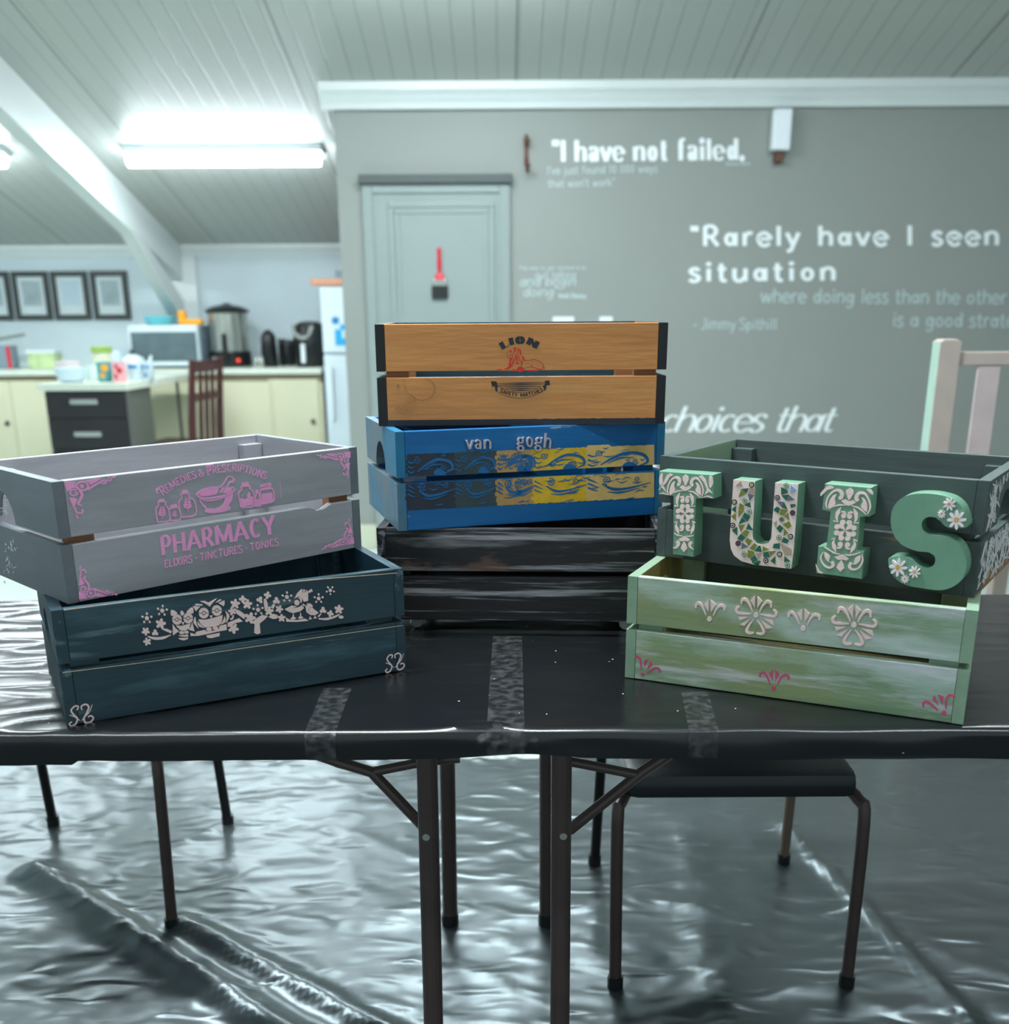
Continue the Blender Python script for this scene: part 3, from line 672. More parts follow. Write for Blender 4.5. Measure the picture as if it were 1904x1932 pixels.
def crate(key, name_label, mats, casters=False, notch=None):
    x, y, z, a, L, D, h = POSES[key]
    t = thing('wooden_crate', name_label, 'crate', (x, y, z), a, 'painted wooden crates stacked on the table')
    hu = (h - GAP) * .487; hl = h - GAP - hu
    front = {}
    for fr in (0, 1):
        yy = 0 if fr == 0 else D - TS
        for lv in (0, 1):
            z0, z1 = (0, hl) if lv == 0 else (hl + GAP, h)
            x0, x1 = -L / 2 + TE + .0004, L / 2 - TE - .0004
            pts = [(x0, z0), (x1, z0), (x1, z1), (x0, z1)]
            if notch and fr == 0 and lv == 0:
                a0, a1 = notch; pts = [(x0, z0), (x1, z0), (x1, z1), (a1, z1), (a1 - .018, z1 - .009), (a0 + .014, z1 - .010), (a0 + .011, z1 - .004), (a0, z1), (x0, z1)]
            bm = bmesh.new(); prism(bm, pts, yy, yy + TS, bev=.0012)
            mm = mats['front'] if fr == 0 else mats['inside']
            o = obj(('front_slat', 'back_slat')[fr], bm, mm, t); 
            if fr == 0: front[lv] = o
    for sx in (-1, 1):
        for lv in (0, 1):
            z0, z1 = (0, hl) if lv == 0 else (hl + GAP, h)
            pts = [(0, z0), (D, z0), (D, z1), (0, z1)]
            if lv == 1:                          # hand-hold arch cut into the lower edge
                c, r, hh = D * mats.get('arch', .5), .046, .048
                pts = [(0, z0), (c - r, z0)] + [(c - r * cos(pi * k / 12), z0 + hh * sin(pi * k / 12)) for k in range(1, 12)] + [(c + r, z0), (D, z0), (D, z1), (0, z1)]
            bm = bmesh.new(); prism(bm, pts, 0, TE, bev=.0012)
            # built along local x, then turned so the board runs front to back
            for f in bm.faces:
                f.material_index = 1 if f.normal.y * -sx > .9 else 0
            bmesh.ops.recalc_face_normals(bm, faces=bm.faces[:])
            for f in bm.faces:
                n = f.normal.y
                inside = (n < -.9) if sx < 0 else (n > .9)
                f.material_index = 1 if inside else 0
            o = obj('end_board', bm, [mats['ends'], mats['end_in']], t)
            o.rotation_euler = (0, 0, pi / 2); o.location = (-L / 2 + TE if sx < 0 else L / 2, 0, 0)
    for sx in (-1, 1):
        for fr in (0, 1):
            xa = sx * (L / 2 - TE); xb = xa - sx * .040; ya = TS if fr == 0 else D - TS; yb = ya + (.019 if fr == 0 else -.019)
            obj('corner_post', BX(min(xa, xb), max(xa, xb), min(ya, yb), max(ya, yb), .004, h - .014, bev=.0012), mats.get('post_front', mats['post']) if fr == 0 else mats['post'], t)
    for k in range(3):
        yy = TS + .022 + k * (D - 2 * TS - .044) / 3
        obj('base_slat', BX(-L / 2 + TE, L / 2 - TE, yy, yy + (D - 2 * TS - .044) / 3 - .008, .002, .012, bev=.001), mats['base'], t)
    if casters:
        for sx in (-1, 1):
            for yy in (.045, D - .045):
                bm = bmesh.new(); lathe(bm, [(.0, -.008), (.010, -.008), (.0125, -.004), (.0125, .004), (.010, .008), (0, .008)], 18, (sx * (L / 2 - .062), yy, -.0152), axis='y', cap=False)
                w = obj('caster', bm, M['caster_metal'], t, smooth=True)
                obj('caster_fork', BX(sx * (L / 2 - .062) - .008, sx * (L / 2 - .062) + .008, yy - .011, yy + .011, -.006, .001, bev=.001), M['caster_metal'], w)
    return t, front

crT, frT = crate('teal', 'dark teal wooden crate with raised cream owls and birds on branches', dict(front=P_TEAL, ends=P_TEAL, end_in=P_PETROL, inside=P_PETROL, post=P_TEAL, base=P_PETROL))
crG, frG = crate('grey', 'grey wooden crate with pink apothecary bottles and lettering, on the teal crate', dict(front=P_GREY, ends=P_GREYB, end_in=P_GREY, inside=P_GREY, post=P_GREY, post_front=P_BARE, base=P_GREY, arch=.66), notch=(.158, .205))
crS, frS = crate('sage', 'sage green washed crate with raised cream flower motifs and rose motifs', dict(front=P_SAGE, ends=P_SAGEB, end_in=P_OLIVE, inside=P_DGREEN, post=P_SAGEB, base=P_OLIVE))
crD, frD = crate('dkgreen', 'charcoal green crate with four big mint letters standing out from its front', dict(front=P_DGREEN, ends=P_DGREEN, end_in=P_SAGEB, inside=P_DGREEN, post=P_DGREEN, base=P_DGREEN))
crK, frK = crate('black', 'black dry-brushed wooden crate on small casters, lowest of the middle stack', dict(front=P_BLACK, ends=P_BLACK, end_in=P_EDGE, inside=P_EDGE, post=P_EDGE, base=P_EDGE), casters=True)
crB, frB = crate('blue', 'bright blue crate with yellow and navy swirl stencils between black and orange crates', dict(front=P_BLUE, ends=P_BLUEB, end_in=P_BLUE, inside=P_BLUE, post=P_BLUE, base=P_BARE))
crO, frO = crate('orange', 'orange ochre crate with black edges and a red lion, topmost of the middle stack', dict(front=P_ORANGE, ends=P_EDGE, end_in=P_BARE, inside=P_PETROL, post=P_BARE, base=P_PETROL))

def put(art, name, mats, parent, t=.0004, label=None, off=0.0):
    o = obj(name, art.bm(t, -off), mats, parent)
    if label: o['label'] = label
    return o

# ---- grey crate: pink stencils
f = front_fn('grey')
A = Art(f, (280, 860, .14706))
lettering(A, 'PHARMACY', [(178, 1275), (1625, 1000)], 235, wv=.24, wh=.10, serif=.15, st=.05, gap=.17, up=(-24, -232))
lettering(A, 'ELIXIRS * TINCTURES * TONICS', [(212, 1438), (1670, 1150)], 96, wv=.19, wh=.11, serif=.12, st=.06, gap=.15, space=.10, up=(-8, -96))
put(A, 'stencil_lettering', M['pink_paint'], frG[0], label='pink lettering on the lower front slat')
A = Art(f, (280, 860, .14706))
lettering(A, 'REMEDIES & PRESCRIPTIONS', [(185, 505), (450, 345), (790, 238), (1150, 202), (1500, 300)], 92, wv=.19, wh=.11, serif=.11, st=.06, gap=.15, space=.20, big={0: 1.28, 11: 1.35})
A.stroke([(150, 420), (110, 430), (110, 470), (140, 480)], [20, 26, 10]); A.stroke([(830, 120), (775, 130), (760, 165), (790, 170)], [20, 24, 10])
# mortar and pestle
A.poly([(640, 500), (700, 440), (800, 415), (905, 405), (885, 470), (870, 490), (760, 515), (690, 520)])
A.poly([(950, 480), (1000, 400), (1060, 410), (1070, 440), (1020, 480)])
A.stroke([(1060, 408), (1100, 415), (1090, 450), (1000, 500), (850, 535), (720, 545), (640, 520), (625, 490), (690, 440), (800, 412), (905, 402)], [16, 18, 22, 24, 20, 18])
A.stroke([(640, 530), (720, 570), (850, 565), (980, 525), (1080, 470)], [14, 22, 22, 14])
A.stroke([(655, 560), (690, 620), (740, 670)], [14, 22, 30]); A.poly([(740, 672), (850, 680), (920, 655), (970, 600), (985, 530), (1090, 470), (1075, 560), (1030, 640), (1050, 650), (1050, 690), (960, 720), (830, 738), (730, 725), (720, 700)])
A.stroke([(915, 410), (960, 360), (1000, 300), (1020, 270), (1060, 268), (1095, 300), (1080, 330), (1040, 340), (1010, 400), (960, 470)], [14, 16, 14, 16, 30, 18, 14]); A.stroke([(1045, 330), (1085, 320), (1090, 300)], [12, 28])
A.poly([(905, 472), (960, 400), (985, 405), (935, 472)])
def bottle(pts, cork, leaf=None, fill=None, w=16):
    A.stroke(pts + [pts[0]], w, 3)
    A.poly(cork)
    if leaf:
        cx, cy, s = leaf
        A.stroke([(cx + 10 * s, cy + 75 * s), (cx, cy), (cx - 5 * s, cy - 85 * s)], [10 * s, 8 * s], 0)
        for k in range(4):
            yk = cy + 35 * s - k * 34 * s
            for sg in (-1, 1): A.poly([(cx, yk), (cx + sg * 22 * s, yk - 40 * s), (cx + sg * (48 - 8 * k) * s, yk - 52 * s), (cx + sg * (40 - 6 * k) * s, yk - 12 * s)], 3)
    if fill: A.poly(fill)
bottle([(115, 850), (95, 690), (130, 630), (125, 585), (215, 590), (215, 630), (255, 680), (268, 830)], [(130, 565), (200, 550), (205, 590), (135, 600)], (175, 740, .95))
bottle([(280, 830), (265, 720), (275, 680), (370, 660), (395, 690), (410, 815)], [(275, 640), (360, 615), (372, 655), (280, 675)], (335, 760, .55))
bottle([(420, 790), (390, 600), (430, 540), (410, 490), (515, 480), (520, 530), (590, 580), (605, 755)], [(425, 445), (500, 435), (512, 485), (430, 495)], (500, 640, 1.05))
bottle([(1185, 660), (1155, 490), (1200, 430), (1185, 400), (1295, 385), (1295, 420), (1345, 470), (1360, 640)], [(1190, 350), (1285, 335), (1290, 385), (1200, 400)], None, [(1175, 540), (1240, 560), (1300, 520), (1345, 525), (1350, 630), (1190, 655)])
A.poly([(1265, 520), (1290, 460), (1310, 490), (1300, 540)], 3); A.stroke([(1200, 530), (1220, 500)], 10, 0)
bottle([(1365, 645), (1365, 545), (1380, 510), (1380, 480), (1410, 475), (1425, 520), (1440, 640)], [(1368, 440), (1405, 436), (1408, 470), (1372, 474)], None, [(1368, 560), (1432, 550), (1438, 640), (1370, 648)])
bottle([(1450, 620), (1432, 470), (1440, 440), (1570, 420), (1600, 450), (1605, 580)], [(1430, 375), (1570, 345), (1575, 362), (1432, 392)], None, [(1450, 490), (1590, 470), (1600, 580), (1455, 615)])
A.stroke([(1428, 400), (1510, 392), (1578, 375)], 14); A.stroke([(1430, 425), (1510, 415), (1578, 398)], 12); A.stroke([(1688, 340), (1705, 555)], 7, 0)
put(A, 'stencil_pattern', M['pink_paint'], frG[1], label='pink bottles, mortar and arched lettering on the upper front slat')
def corner_orn(A, c, ex, ey):
    A.frame(0, 0, 1)
    A.aff = lambda a, b: (c[0] + ex[0] * a + ey[0] * b, c[1] + ex[1] * a + ey[1] * b)
    def Q(pts): return [((x - 890) / 720, (y - 815 + (x - 890) * .12) / 640) for x, y in pts]
    A.poly(Q([(890, 815), (1050, 795), (1015, 860), (1040, 895), (985, 895), (905, 955)]))
    A.stroke(Q([(1085, 925), (1045, 860), (1110, 805), (1190, 815), (1205, 880), (1150, 930), (1085, 925)]), .042); A.ell(*Q([(1125, 868)])[0], .04, .05)
    A.stroke(Q([(1190, 925), (1290, 860), (1380, 810), (1440, 780), (1465, 800), (1430, 832), (1388, 815)]), [.05, .045, .045, .035, .03]); A.poly(Q([(1185, 790), (1320, 755), (1420, 745), (1330, 800), (1240, 850), (1225, 810)]))
    A.stroke(Q([(1488, 770), (1515, 792), (1540, 755), (1505, 733)]), .026); A.stroke(Q([(1555, 738), (1610, 718)]), .03, 0)
    A.stroke(Q([(1078, 930), (1105, 1000), (1065, 1080), (1030, 1140), (1075, 1172)]), [.05, .05, .045, .03]); A.stroke(Q([(1050, 920), (965, 925), (950, 990), (1005, 1012), (1045, 970), (1005, 955)]), .034)
    A.poly(Q([(918, 1050), (965, 1040), (1030, 1060), (1000, 1130), (955, 1220), (940, 1130)])); A.stroke(Q([(1078, 1225), (1060, 1285), (990, 1275), (978, 1195)]), .036); A.poly(Q([(955, 1290), (1005, 1335), (990, 1388)]))
for sl, c_, ex_, ey_ in ((1, (121.5, 911), (97, -11), (13, 78)), (1, (661.5, 852), (-64, 8), (3.5, 55)), (0, (149, 1131), (72, -10), (-9, -70)), (0, (668.5, 1025.5), (-61, 11), (-2, -54))):
    A = Art(f); corner_orn(A, c_, ex_, ey_); put(A, 'stencil_corner', M['pink_paint'], frG[sl], label='pink corner scroll')

def end_fn(key):                                # left outer face of a crate, mapped to (distance from its front, height)
    x, y, z, a, Lc, Dc, hc = POSES[key]
    ex = Vector((cos(a), sin(a), 0)); ny = Vector((-sin(a), cos(a), 0)); o = Vector((x, y, z)) - ex * (Lc / 2)
    C0 = Vector((0, 0, CZ))
    def fn(u, v):
        d = ray(u, v); t = (o - C0).dot(ex) / d.dot(ex); p = C0 + d * t - o
        return (-p.dot(ny), p.z)
    return fn
rnd = random.Random(21)
for (cu, cv, su, sv, n) in ((8, 960, 7, 26, 16), (22, 1030, 9, 10, 14), (18, 1060, 9, 24, 26)):
    A = Art(end_fn('grey'))
    for k in range(n):
        u, v = cu + rnd.gauss(0, su * .6), cv + rnd.gauss(0, sv * .6); du, dv = rnd.uniform(-3, 3), rnd.uniform(-4, 4)
        if u < 1 or u > 60: continue
        A.stroke([(u, v), (u + du, v + dv), (u + du * 1.2 + 1, v + dv * 1.8)], [.5, 1.3, .5], 3)
    o = obj('paint_crackle', A.bm(.0004), M['white_pattern'], crG); x, y, z, a, L, D, h = POSES['grey']
    o.rotation_euler = (0, 0, -pi / 2); o.location = (-L / 2, 0, 0)

# ---- teal crate: raised owls and birds, scroll corners
f = front_fn('teal')
A = Art(f, (255, 1090, .1103))
def dotflower(cx, cy, r, rot=0):
    A.ell(cx, cy, r, r)
    for k in range(5):
        a = rot - pi / 2 + 2 * pi * k / 5; A.ell(cx + 2.25 * r * cos(a), cy + 2.2 * r * sin(a), r * .62, r * .5, 10, a)
def blossom(cx, cy, r, rot=0, n=5):
    pts = []
    for k in range(n * 4):
        a = rot - pi / 2 + 2 * pi * k / (n * 4); q = (1.0, .86, .5, .86)[k % 4]; pts.append((cx + r * q * cos(a), cy + r * q * sin(a)))
    A.poly(pts, 2)
dotflower(200, 690, 35); dotflower(462, 560, 35, .1)
blossom(435, 785, 92, .2); blossom(180, 915, 72, .6); blossom(205, 1090, 70, -.3); blossom(340, 940, 58, 0, 3); blossom(1710, 445, 85, .1); blossom(1660, 570, 72, -.3); blossom(1680, 865, 92, .5)
A.stroke([(212, 1000), (330, 1035), (480, 1025), (610, 975)], [14, 46, 42, 10]); A.stroke([(455, 875), (540, 895), (620, 930)], [12, 45, 40])
def owl_eye(cx, cy, r):
    for sg in (-1, 1): A.poly([(cx + r * cos(a), cy + sg * r * sin(a) + sg * 6) for a in [pi * k / 10 for k in range(11)]] + [(cx + r * .38 * cos(a), cy + sg * r * .38 * sin(a) + sg * 6) for a in [pi - pi * k / 8 for k in range(9)]])
    A.ell(cx, cy, r * .27)
owl_eye(715, 712, 82); owl_eye(905, 690, 82)
A.poly([(620, 545), (725, 605), (615, 650)], 2); A.poly([(985, 505), (990, 605), (875, 600), (920, 540)], 2); A.poly([(795, 560), (838, 605), (800, 650), (770, 605)], 2); A.poly([(790, 760), (842, 755), (815, 805)])
A.poly([(690, 815), (800, 820), (945, 780), (920, 860), (850, 905), (770, 895)]); A.poly([(640, 785), (690, 860), (750, 910), (690, 950), (645, 985)]); A.poly([(975, 755), (1015, 915), (905, 885), (945, 840)])
A.ell(795, 935, 45, 26); A.ell(875, 928, 40, 24); A.poly([(735, 985), (905, 965), (905, 1005), (800, 1005)]); A.poly([(735, 1030), (905, 1022), (900, 1045), (830, 1068), (765, 1055)])
owl_eye(1172, 602, 85); owl_eye(1395, 558, 85)
A.poly([(1108, 400), (1190, 395), (1255, 425), (1395, 350), (1320, 430), (1275, 492), (1200, 440)]); A.poly([(1030, 445), (1150, 450), (1145, 475), (1025, 470)]); A.poly([(1375, 425), (1440, 370), (1480, 375), (1420, 410)])
A.poly([(985, 480), (1110, 490), (1035, 570)]); A.poly([(1420, 430), (1525, 385), (1530, 440), (1510, 485)]); A.poly([(1268, 650), (1325, 640), (1300, 695)])
A.poly([(1078, 710), (1200, 715), (1320, 690), (1495, 635), (1480, 740), (1430, 815), (1340, 835), (1190, 848), (1120, 790)])
A.stroke([(1025, 670), (1020, 760), (1080, 865)], [10, 52, 8]); A.stroke([(1065, 745), (1100, 810), (1180, 855)], [8, 44, 8]); A.stroke([(1530, 660), (1520, 740), (1460, 795)], [8, 50, 10]); A.stroke([(1545, 570), (1585, 650), (1555, 770)], [8, 54, 8])
A.ell(1262, 878, 48, 32); A.ell(1372, 862, 50, 32)
A.poly([(940, 940), (1030, 965), (1040, 925), (1190, 890), (1220, 915), (1330, 905), (1430, 880), (1440, 820), (1560, 790), (1565, 890), (1400, 920), (1210, 965), (1080, 990), (950, 995)]); A.poly([(1215, 985), (1445, 940), (1440, 995), (1300, 1030), (1230, 1020)])
A.poly([(1700, 525), (1800, 570), (1895, 640), (1860, 705), (1730, 610)]); A.poly([(1580, 770), (1780, 690), (1840, 745), (1700, 775), (1640, 830), (1580, 838)]); A.stroke([(1625, 710), (1665, 690), (1675, 640)], 26)
A.frame(445, 1090, .11555)
blossom(110, 350, 62, 0, 4); blossom(185, 430, 82, .1); dotflower(362, 522, 34, -.1); blossom(230, 655, 95, .3); blossom(390, 360, 58, .5, 3); blossom(515, 285, 62, .2, 4); blossom(660, 375, 62, 0, 3); blossom(705, 510, 66, .4); blossom(540, 545, 78, .1); blossom(745, 655, 66, 0); dotflower(832, 312, 32); dotflower(1350, 338, 30); dotflower(1540, 205, 27, .6); blossom(1420, 530, 58, 0, 3); blossom(1540, 585, 56, .2, 4); blossom(1680, 515, 76, .1)
A.poly([(258, 730), (330, 665), (430, 605), (520, 625), (455, 690), (385, 745), (400, 900), (350, 920), (298, 900), (305, 760)]); A.stroke([(470, 345), (485, 420), (495, 505)], [36, 62, 50]); A.stroke([(625, 430), (590, 495)], [34, 44], 0); A.poly([(530, 640), (610, 585), (680, 610), (670, 665), (600, 670)])
A.poly([(958, 335), (1000, 255), (1075, 180), (1085, 235), (1140, 235), (1150, 195), (1178, 235), (1175, 375), (1105, 390), (1080, 330), (1020, 305)]); A.ell(1110, 208, 20); A.stroke([(1185, 235), (1245, 200)], [30, 40], 0)
A.stroke([(1015, 325), (1060, 345), (1060, 410)], [12, 36, 12]); A.ell(995, 405, 42, 46, 14); A.poly([(795, 515), (920, 450), (960, 495), (1040, 470), (1075, 448), (1112, 490), (1050, 545), (930, 575), (860, 555)]); A.poly([(935, 455), (990, 465), (960, 485)])
A.stroke([(935, 585), (935, 640)], [14, 20], 0); A.poly([(890, 670), (935, 620), (985, 660), (935, 682)]); A.stroke([(1055, 570), (1055, 640)], [14, 20], 0); A.poly([(1010, 660), (1055, 610), (1105, 650), (1055, 672)])
A.poly([(1130, 440), (1160, 455), (1205, 415), (1245, 440), (1255, 480), (1200, 485), (1180, 530), (1215, 575), (1290, 520), (1350, 570), (1290, 610), (1210, 605), (1150, 560)]); A.ell(1235, 530, 48, 42, 14, .6); A.ell(1172, 428, 14); A.stroke([(1090, 430), (1118, 455)], 26, 0)
A.poly([(1190, 680), (1212, 625), (1238, 672)]); A.poly([(1265, 665), (1290, 615), (1320, 660)]); A.poly([(815, 645), (870, 680), (1000, 690), (1130, 665), (1185, 700), (1000, 718), (820, 715)])
A.stroke([(1350, 668), (1480, 672), (1600, 640), (1690, 595)], [20, 34, 32, 18]); A.stroke([(1340, 635), (1390, 585)], [24, 14], 0); A.ell(1715, 640, 40, 26)
put(A, 'raised_pattern', M['cream_paste'], frT[1], t=.0014, label='raised cream owls, birds and blossoms')
def scrolls(A, aff):
    A.frame(0, 0, 1); A.aff = aff
    A.stroke([(-45, -55), (-32, -92), (-70, -100), (-108, -60), (-80, -10), (-42, 35), (-60, 90), (-105, 108), (-128, 82), (-100, 62)], [14, 18, 18, 14])
    A.stroke([(-128, -12), (-85, 5), (-40, 35), (-12, 62)], [6, 12, 6]); A.stroke([(5, 62), (40, 20), (85, -20), (118, -95)], [6, 12, 6])
    A.stroke([(8, -52), (0, -90), (45, -108), (80, -78), (62, -20), (30, 40), (45, 88), (95, 90), (130, 50), (105, 22), (72, 30)], [14, 18, 18, 14])
for fn_ in (lambda a, b: (153.3 + .176 * a, 1348.7 + .176 * b - .02 * a), lambda a, b: (745 + .138 * a, 1250 + .155 * b - .02 * a)):
    A = Art(f); scrolls(A, fn_); put(A, 'stencil_corner', M['cream_paste'], frT[0], label='cream scroll in the lower corner')
A = Art(f); A.stroke([(120, 1151), (300, 1128), (560, 1097), (750, 1081)], [1.6, 1.2, 1.8, 1.2]); put(A, 'worn_edge', M['edge_wear'], frT[1], t=.0003)
A = Art(f); A.stroke([(118, 1269), (300, 1246), (520, 1214), (760, 1180)], [1.2, .8, 1.2, .8]); put(A, 'worn_edge', M['edge_wear'], frT[0], t=.0003)

# ---- sage crate: raised flowers and rose stencils
f = front_fn('sage')
A = Art(f, (1300, 1110, .1943))
def fan(A):
    A.stroke([(70, 190), (72, 158), (102, 142), (138, 185), (168, 258)], [14, 26, 27, 22, 9]); A.poly([(195, 108), (150, 152), (192, 228)]); A.poly([(214, 108), (262, 156), (217, 230)])
    A.stroke([(345, 214), (345, 183), (315, 165), (272, 192), (238, 264)], [14, 26, 27, 22, 9]); A.ell(201, 295, 24)
SG = lambda A: put(A, 'raised_motif', M['cream_paste'], frS[1], t=.0018)
fan(A); SG(A); A = Art(f, (1300, 1110, .1943)); A.aff = lambda a, b: (1110 + (a - 201) * 1.08, 387 + (b - 295) * 1.02); fan(A); SG(A); A = Art(f, (1300, 1110, .1943))
def big_flower(A):
    A.poly([(645, 68), (598, 112), (642, 188)]); A.poly([(668, 75), (712, 122), (667, 190)])
    A.stroke([(510, 150), (520, 110), (552, 108), (592, 155), (620, 225)], [14, 28, 28, 22, 9]); A.stroke([(490, 174), (462, 198), (474, 232), (530, 244), (607, 245)], [14, 28, 26, 20, 9])
    A.stroke([(800, 186), (794, 142), (762, 127), (718, 165), (685, 232)], [14, 28, 28, 22, 9]); A.stroke([(818, 202), (848, 236), (828, 268), (770, 264), (690, 247)], [14, 28, 26, 20, 9])
    A.poly([(482, 275), (580, 275), (495, 310)]); A.poly([(498, 348), (596, 298), (540, 364)]); A.poly([(718, 288), (815, 303), (828, 362)]); A.poly([(704, 308), (812, 382), (752, 390)])
    A.stroke([(628, 300), (582, 360), (562, 410), (590, 432), (632, 428)], [9, 24, 30, 26, 14]); A.stroke([(662, 303), (708, 365), (728, 420), (702, 440), (655, 432)], [9, 24, 30, 26, 14]); A.ell(651, 256, 25)
big_flower(A); SG(A); A = Art(f, (1300, 1110, .1943)); A.aff = lambda a, b: (1603 + (a - 651) * 1.09 , 353 + (b - 256) * 1.05); big_flower(A); SG(A)
A = Art(f, (1160, 1040, .14493))
A.stroke([(265, 1400), (285, 1375), (330, 1400), (350, 1545)], [18, 32, 30, 16]); A.poly([(380, 1420), (442, 1398), (385, 1512)]); A.poly([(470, 1412), (497, 1480), (420, 1540)]); A.stroke([(585, 1585), (580, 1535), (520, 1522), (422, 1585)], [16, 30, 32, 18]); A.ell(365, 1602, 26)
RS = lambda A: put(A, 'stencil_motif', M['rose_paint'], frS[0], label='rose pink fan stencil')
RS(A); A = Art(f, (1421, 1241, .1943)); fan(A); RS(A); A = Art(f)
A.frame(1680, 1100, .16568); A.stroke([(378, 1416), (382, 1362), (440, 1362), (545, 1452)], [18, 34, 34, 18]); A.poly([(505, 1272), (478, 1322), (552, 1398)]); A.poly([(540, 1262), (608, 1290), (592, 1392)]); A.stroke([(636, 1430), (640, 1330), (680, 1278), (742, 1300)], [18, 32, 34, 22]); A.ell(610, 1480, 30); RS(A)

# ---- orange crate: lion mark
f = front_fn('orange')
A = Art(f, (910, 620, .07878))
lettering(A, 'LION', [(505, 488), (690, 395), (920, 362), (1090, 385), (1275, 470)], 172, wv=.38, wh=.09, serif=.24, st=.06, gap=.16)
put(A, 'stencil_lettering', M['ink'], frO[1], label='black arched lettering')
A = Art(f, (910, 620, .07878))
A.stroke([(700, 520), (600, 555), (590, 610), (610, 690), (650, 700), (720, 690)], [8, 9, 12, 9, 12]); A.poly([(650, 530), (690, 505), (712, 555), (670, 565)]); A.poly([(645, 625), (690, 600), (695, 632)]); A.stroke([(640, 655), (672, 655)], 10, 0)
for pts, w in (([(760, 450), (780, 480), (790, 560)], [30, 56, 30]), ([(840, 460), (860, 540), (830, 620)], [20, 30, 12]), ([(880, 480), (915, 550), (905, 640)], [14, 40, 14]), ([(800, 600), (815, 690), (800, 780)], [20, 46, 10]), ([(760, 690), (740, 800), (690, 900)], [20, 44, 60]), ([(690, 700), (670, 790), (660, 880)], [60, 36, 60]), ([(860, 640), (880, 720), (910, 800)], [16, 26, 14]), ([(950, 640), (985, 700), (990, 770)], [12, 50, 30]), ([(930, 760), (950, 820), (930, 900)], [20, 42, 14]), ([(830, 700), (850, 790), (900, 860)], [8, 14, 8]), ([(720, 850), (640, 930), (530, 965)], [50, 56, 14]), ([(790, 820), (850, 830)], [30, 34]), ([(760, 560), (720, 640), (730, 700)], [14, 16, 10])): A.stroke(pts, w)
A.ell(915, 975, 92, 66); A.poly([(700, 1022), (760, 950), (830, 1022)]); A.poly([(1080, 1020), (1120, 990), (1230, 985), (1330, 1018)])
A.stroke([(990, 745), (1080, 752), (1170, 745), (1240, 728), (1330, 760), (1420, 805), (1460, 880), (1430, 960), (1360, 970), (1240, 925), (1150, 915), (1050, 930), (1010, 985)], [14, 8, 16, 7, 9, 16, 22, 9, 8, 10]); A.stroke([(1450, 880), (1490, 930), (1460, 1010)], [10, 12, 8]); A.stroke([(1170, 900), (1195, 870)], 20, 0)
A.stroke([(350, 985), (420, 970), (470, 985), (480, 1018)], [8, 22, 10]); A.stroke([(480, 1020), (700, 1018)], 7, 0); A.stroke([(400, 1012), (470, 1018)], 14, 0)
put(A, 'stencil_pattern', M['lion_red'], frO[1], label='red lying lion stencil')
A = Art(f, (910, 620, .07878))
A.poly([(205, 1258), (330, 1262), (362, 1300), (365, 1350), (400, 1385), (358, 1400), (362, 1480), (368, 1528), (318, 1490), (302, 1385), (238, 1390)]); A.poly([(1500, 1248), (1610, 1238), (1622, 1350), (1535, 1360), (1535, 1440), (1470, 1505), (1478, 1420), (1440, 1382), (1495, 1340)])
for y0, y1, xa, xb in ((1312, 1288, 380, 1485), (1352, 1328, 380, 1460), (1392, 1378, 450, 1395), (1440, 1432, 560, 1290), (1482, 1478, 690, 1160)): A.stroke([(xa, y0), ((xa + xb) / 2, (y0 + y1) / 2), (xb, y1)], [8, 26, 8], 3)
A.stroke([(410, 1385), (560, 1465), (780, 1520), (960, 1530), (1140, 1510), (1400, 1385)], 9); A.stroke([(390, 1525), (560, 1610), (800, 1660), (1000, 1662), (1200, 1620), (1450, 1510)], 9)
lettering(A, 'SAFETY MATCHES', [(425, 1515), (640, 1598), (920, 1628), (1200, 1590), (1455, 1490)], 76, wv=.23, wh=.17, gap=.20, space=.5)
put(A, 'stencil_pattern', M['ink'], frO[0], label='black banner with lettering')
x, y, z, a, L, D, h = POSES['orange']; hl = (h - GAP) * .513
A = Art(lambda u, v: (u, v)); n = 60; e = [(-L / 2 + TE + (L - 2 * TE) * i / n, .0105 + (.0012 * noise.noise(Vector((i * .9, 0, 0))) if i > 28 else 0)) for i in range(n + 1)]
A.strip([(p[0], .0005) for p in e], e); put(A, 'painted_edge', M['ink'], frO[0], t=.0004, label='black painted bottom edge')
A = Art(f, (690, 590, .12418)); A.stroke([(900, 1000), (990, 1030), (1050, 1130), (1010, 1260), (880, 1325), (740, 1290), (630, 1190), (595, 1090)], [6, 14, 22, 16, 12, 10, 10, 14]); A.stroke([(555, 1030), (590, 1005)], 8, 0)
for k in range(7): A.stroke([(430 + k * 40, 1420 - k * 30 + 10 * (k % 2)), (520 + k * 36, 1500 - k * 34), (600 + k * 30, 1560 - k * 20)], [3, 13, 3])
A.ell(495, 1115, 24, 34); put(A, 'wood_knot', M['knot'], frO[0], t=.0003, label='raised knot outline and grain rings')

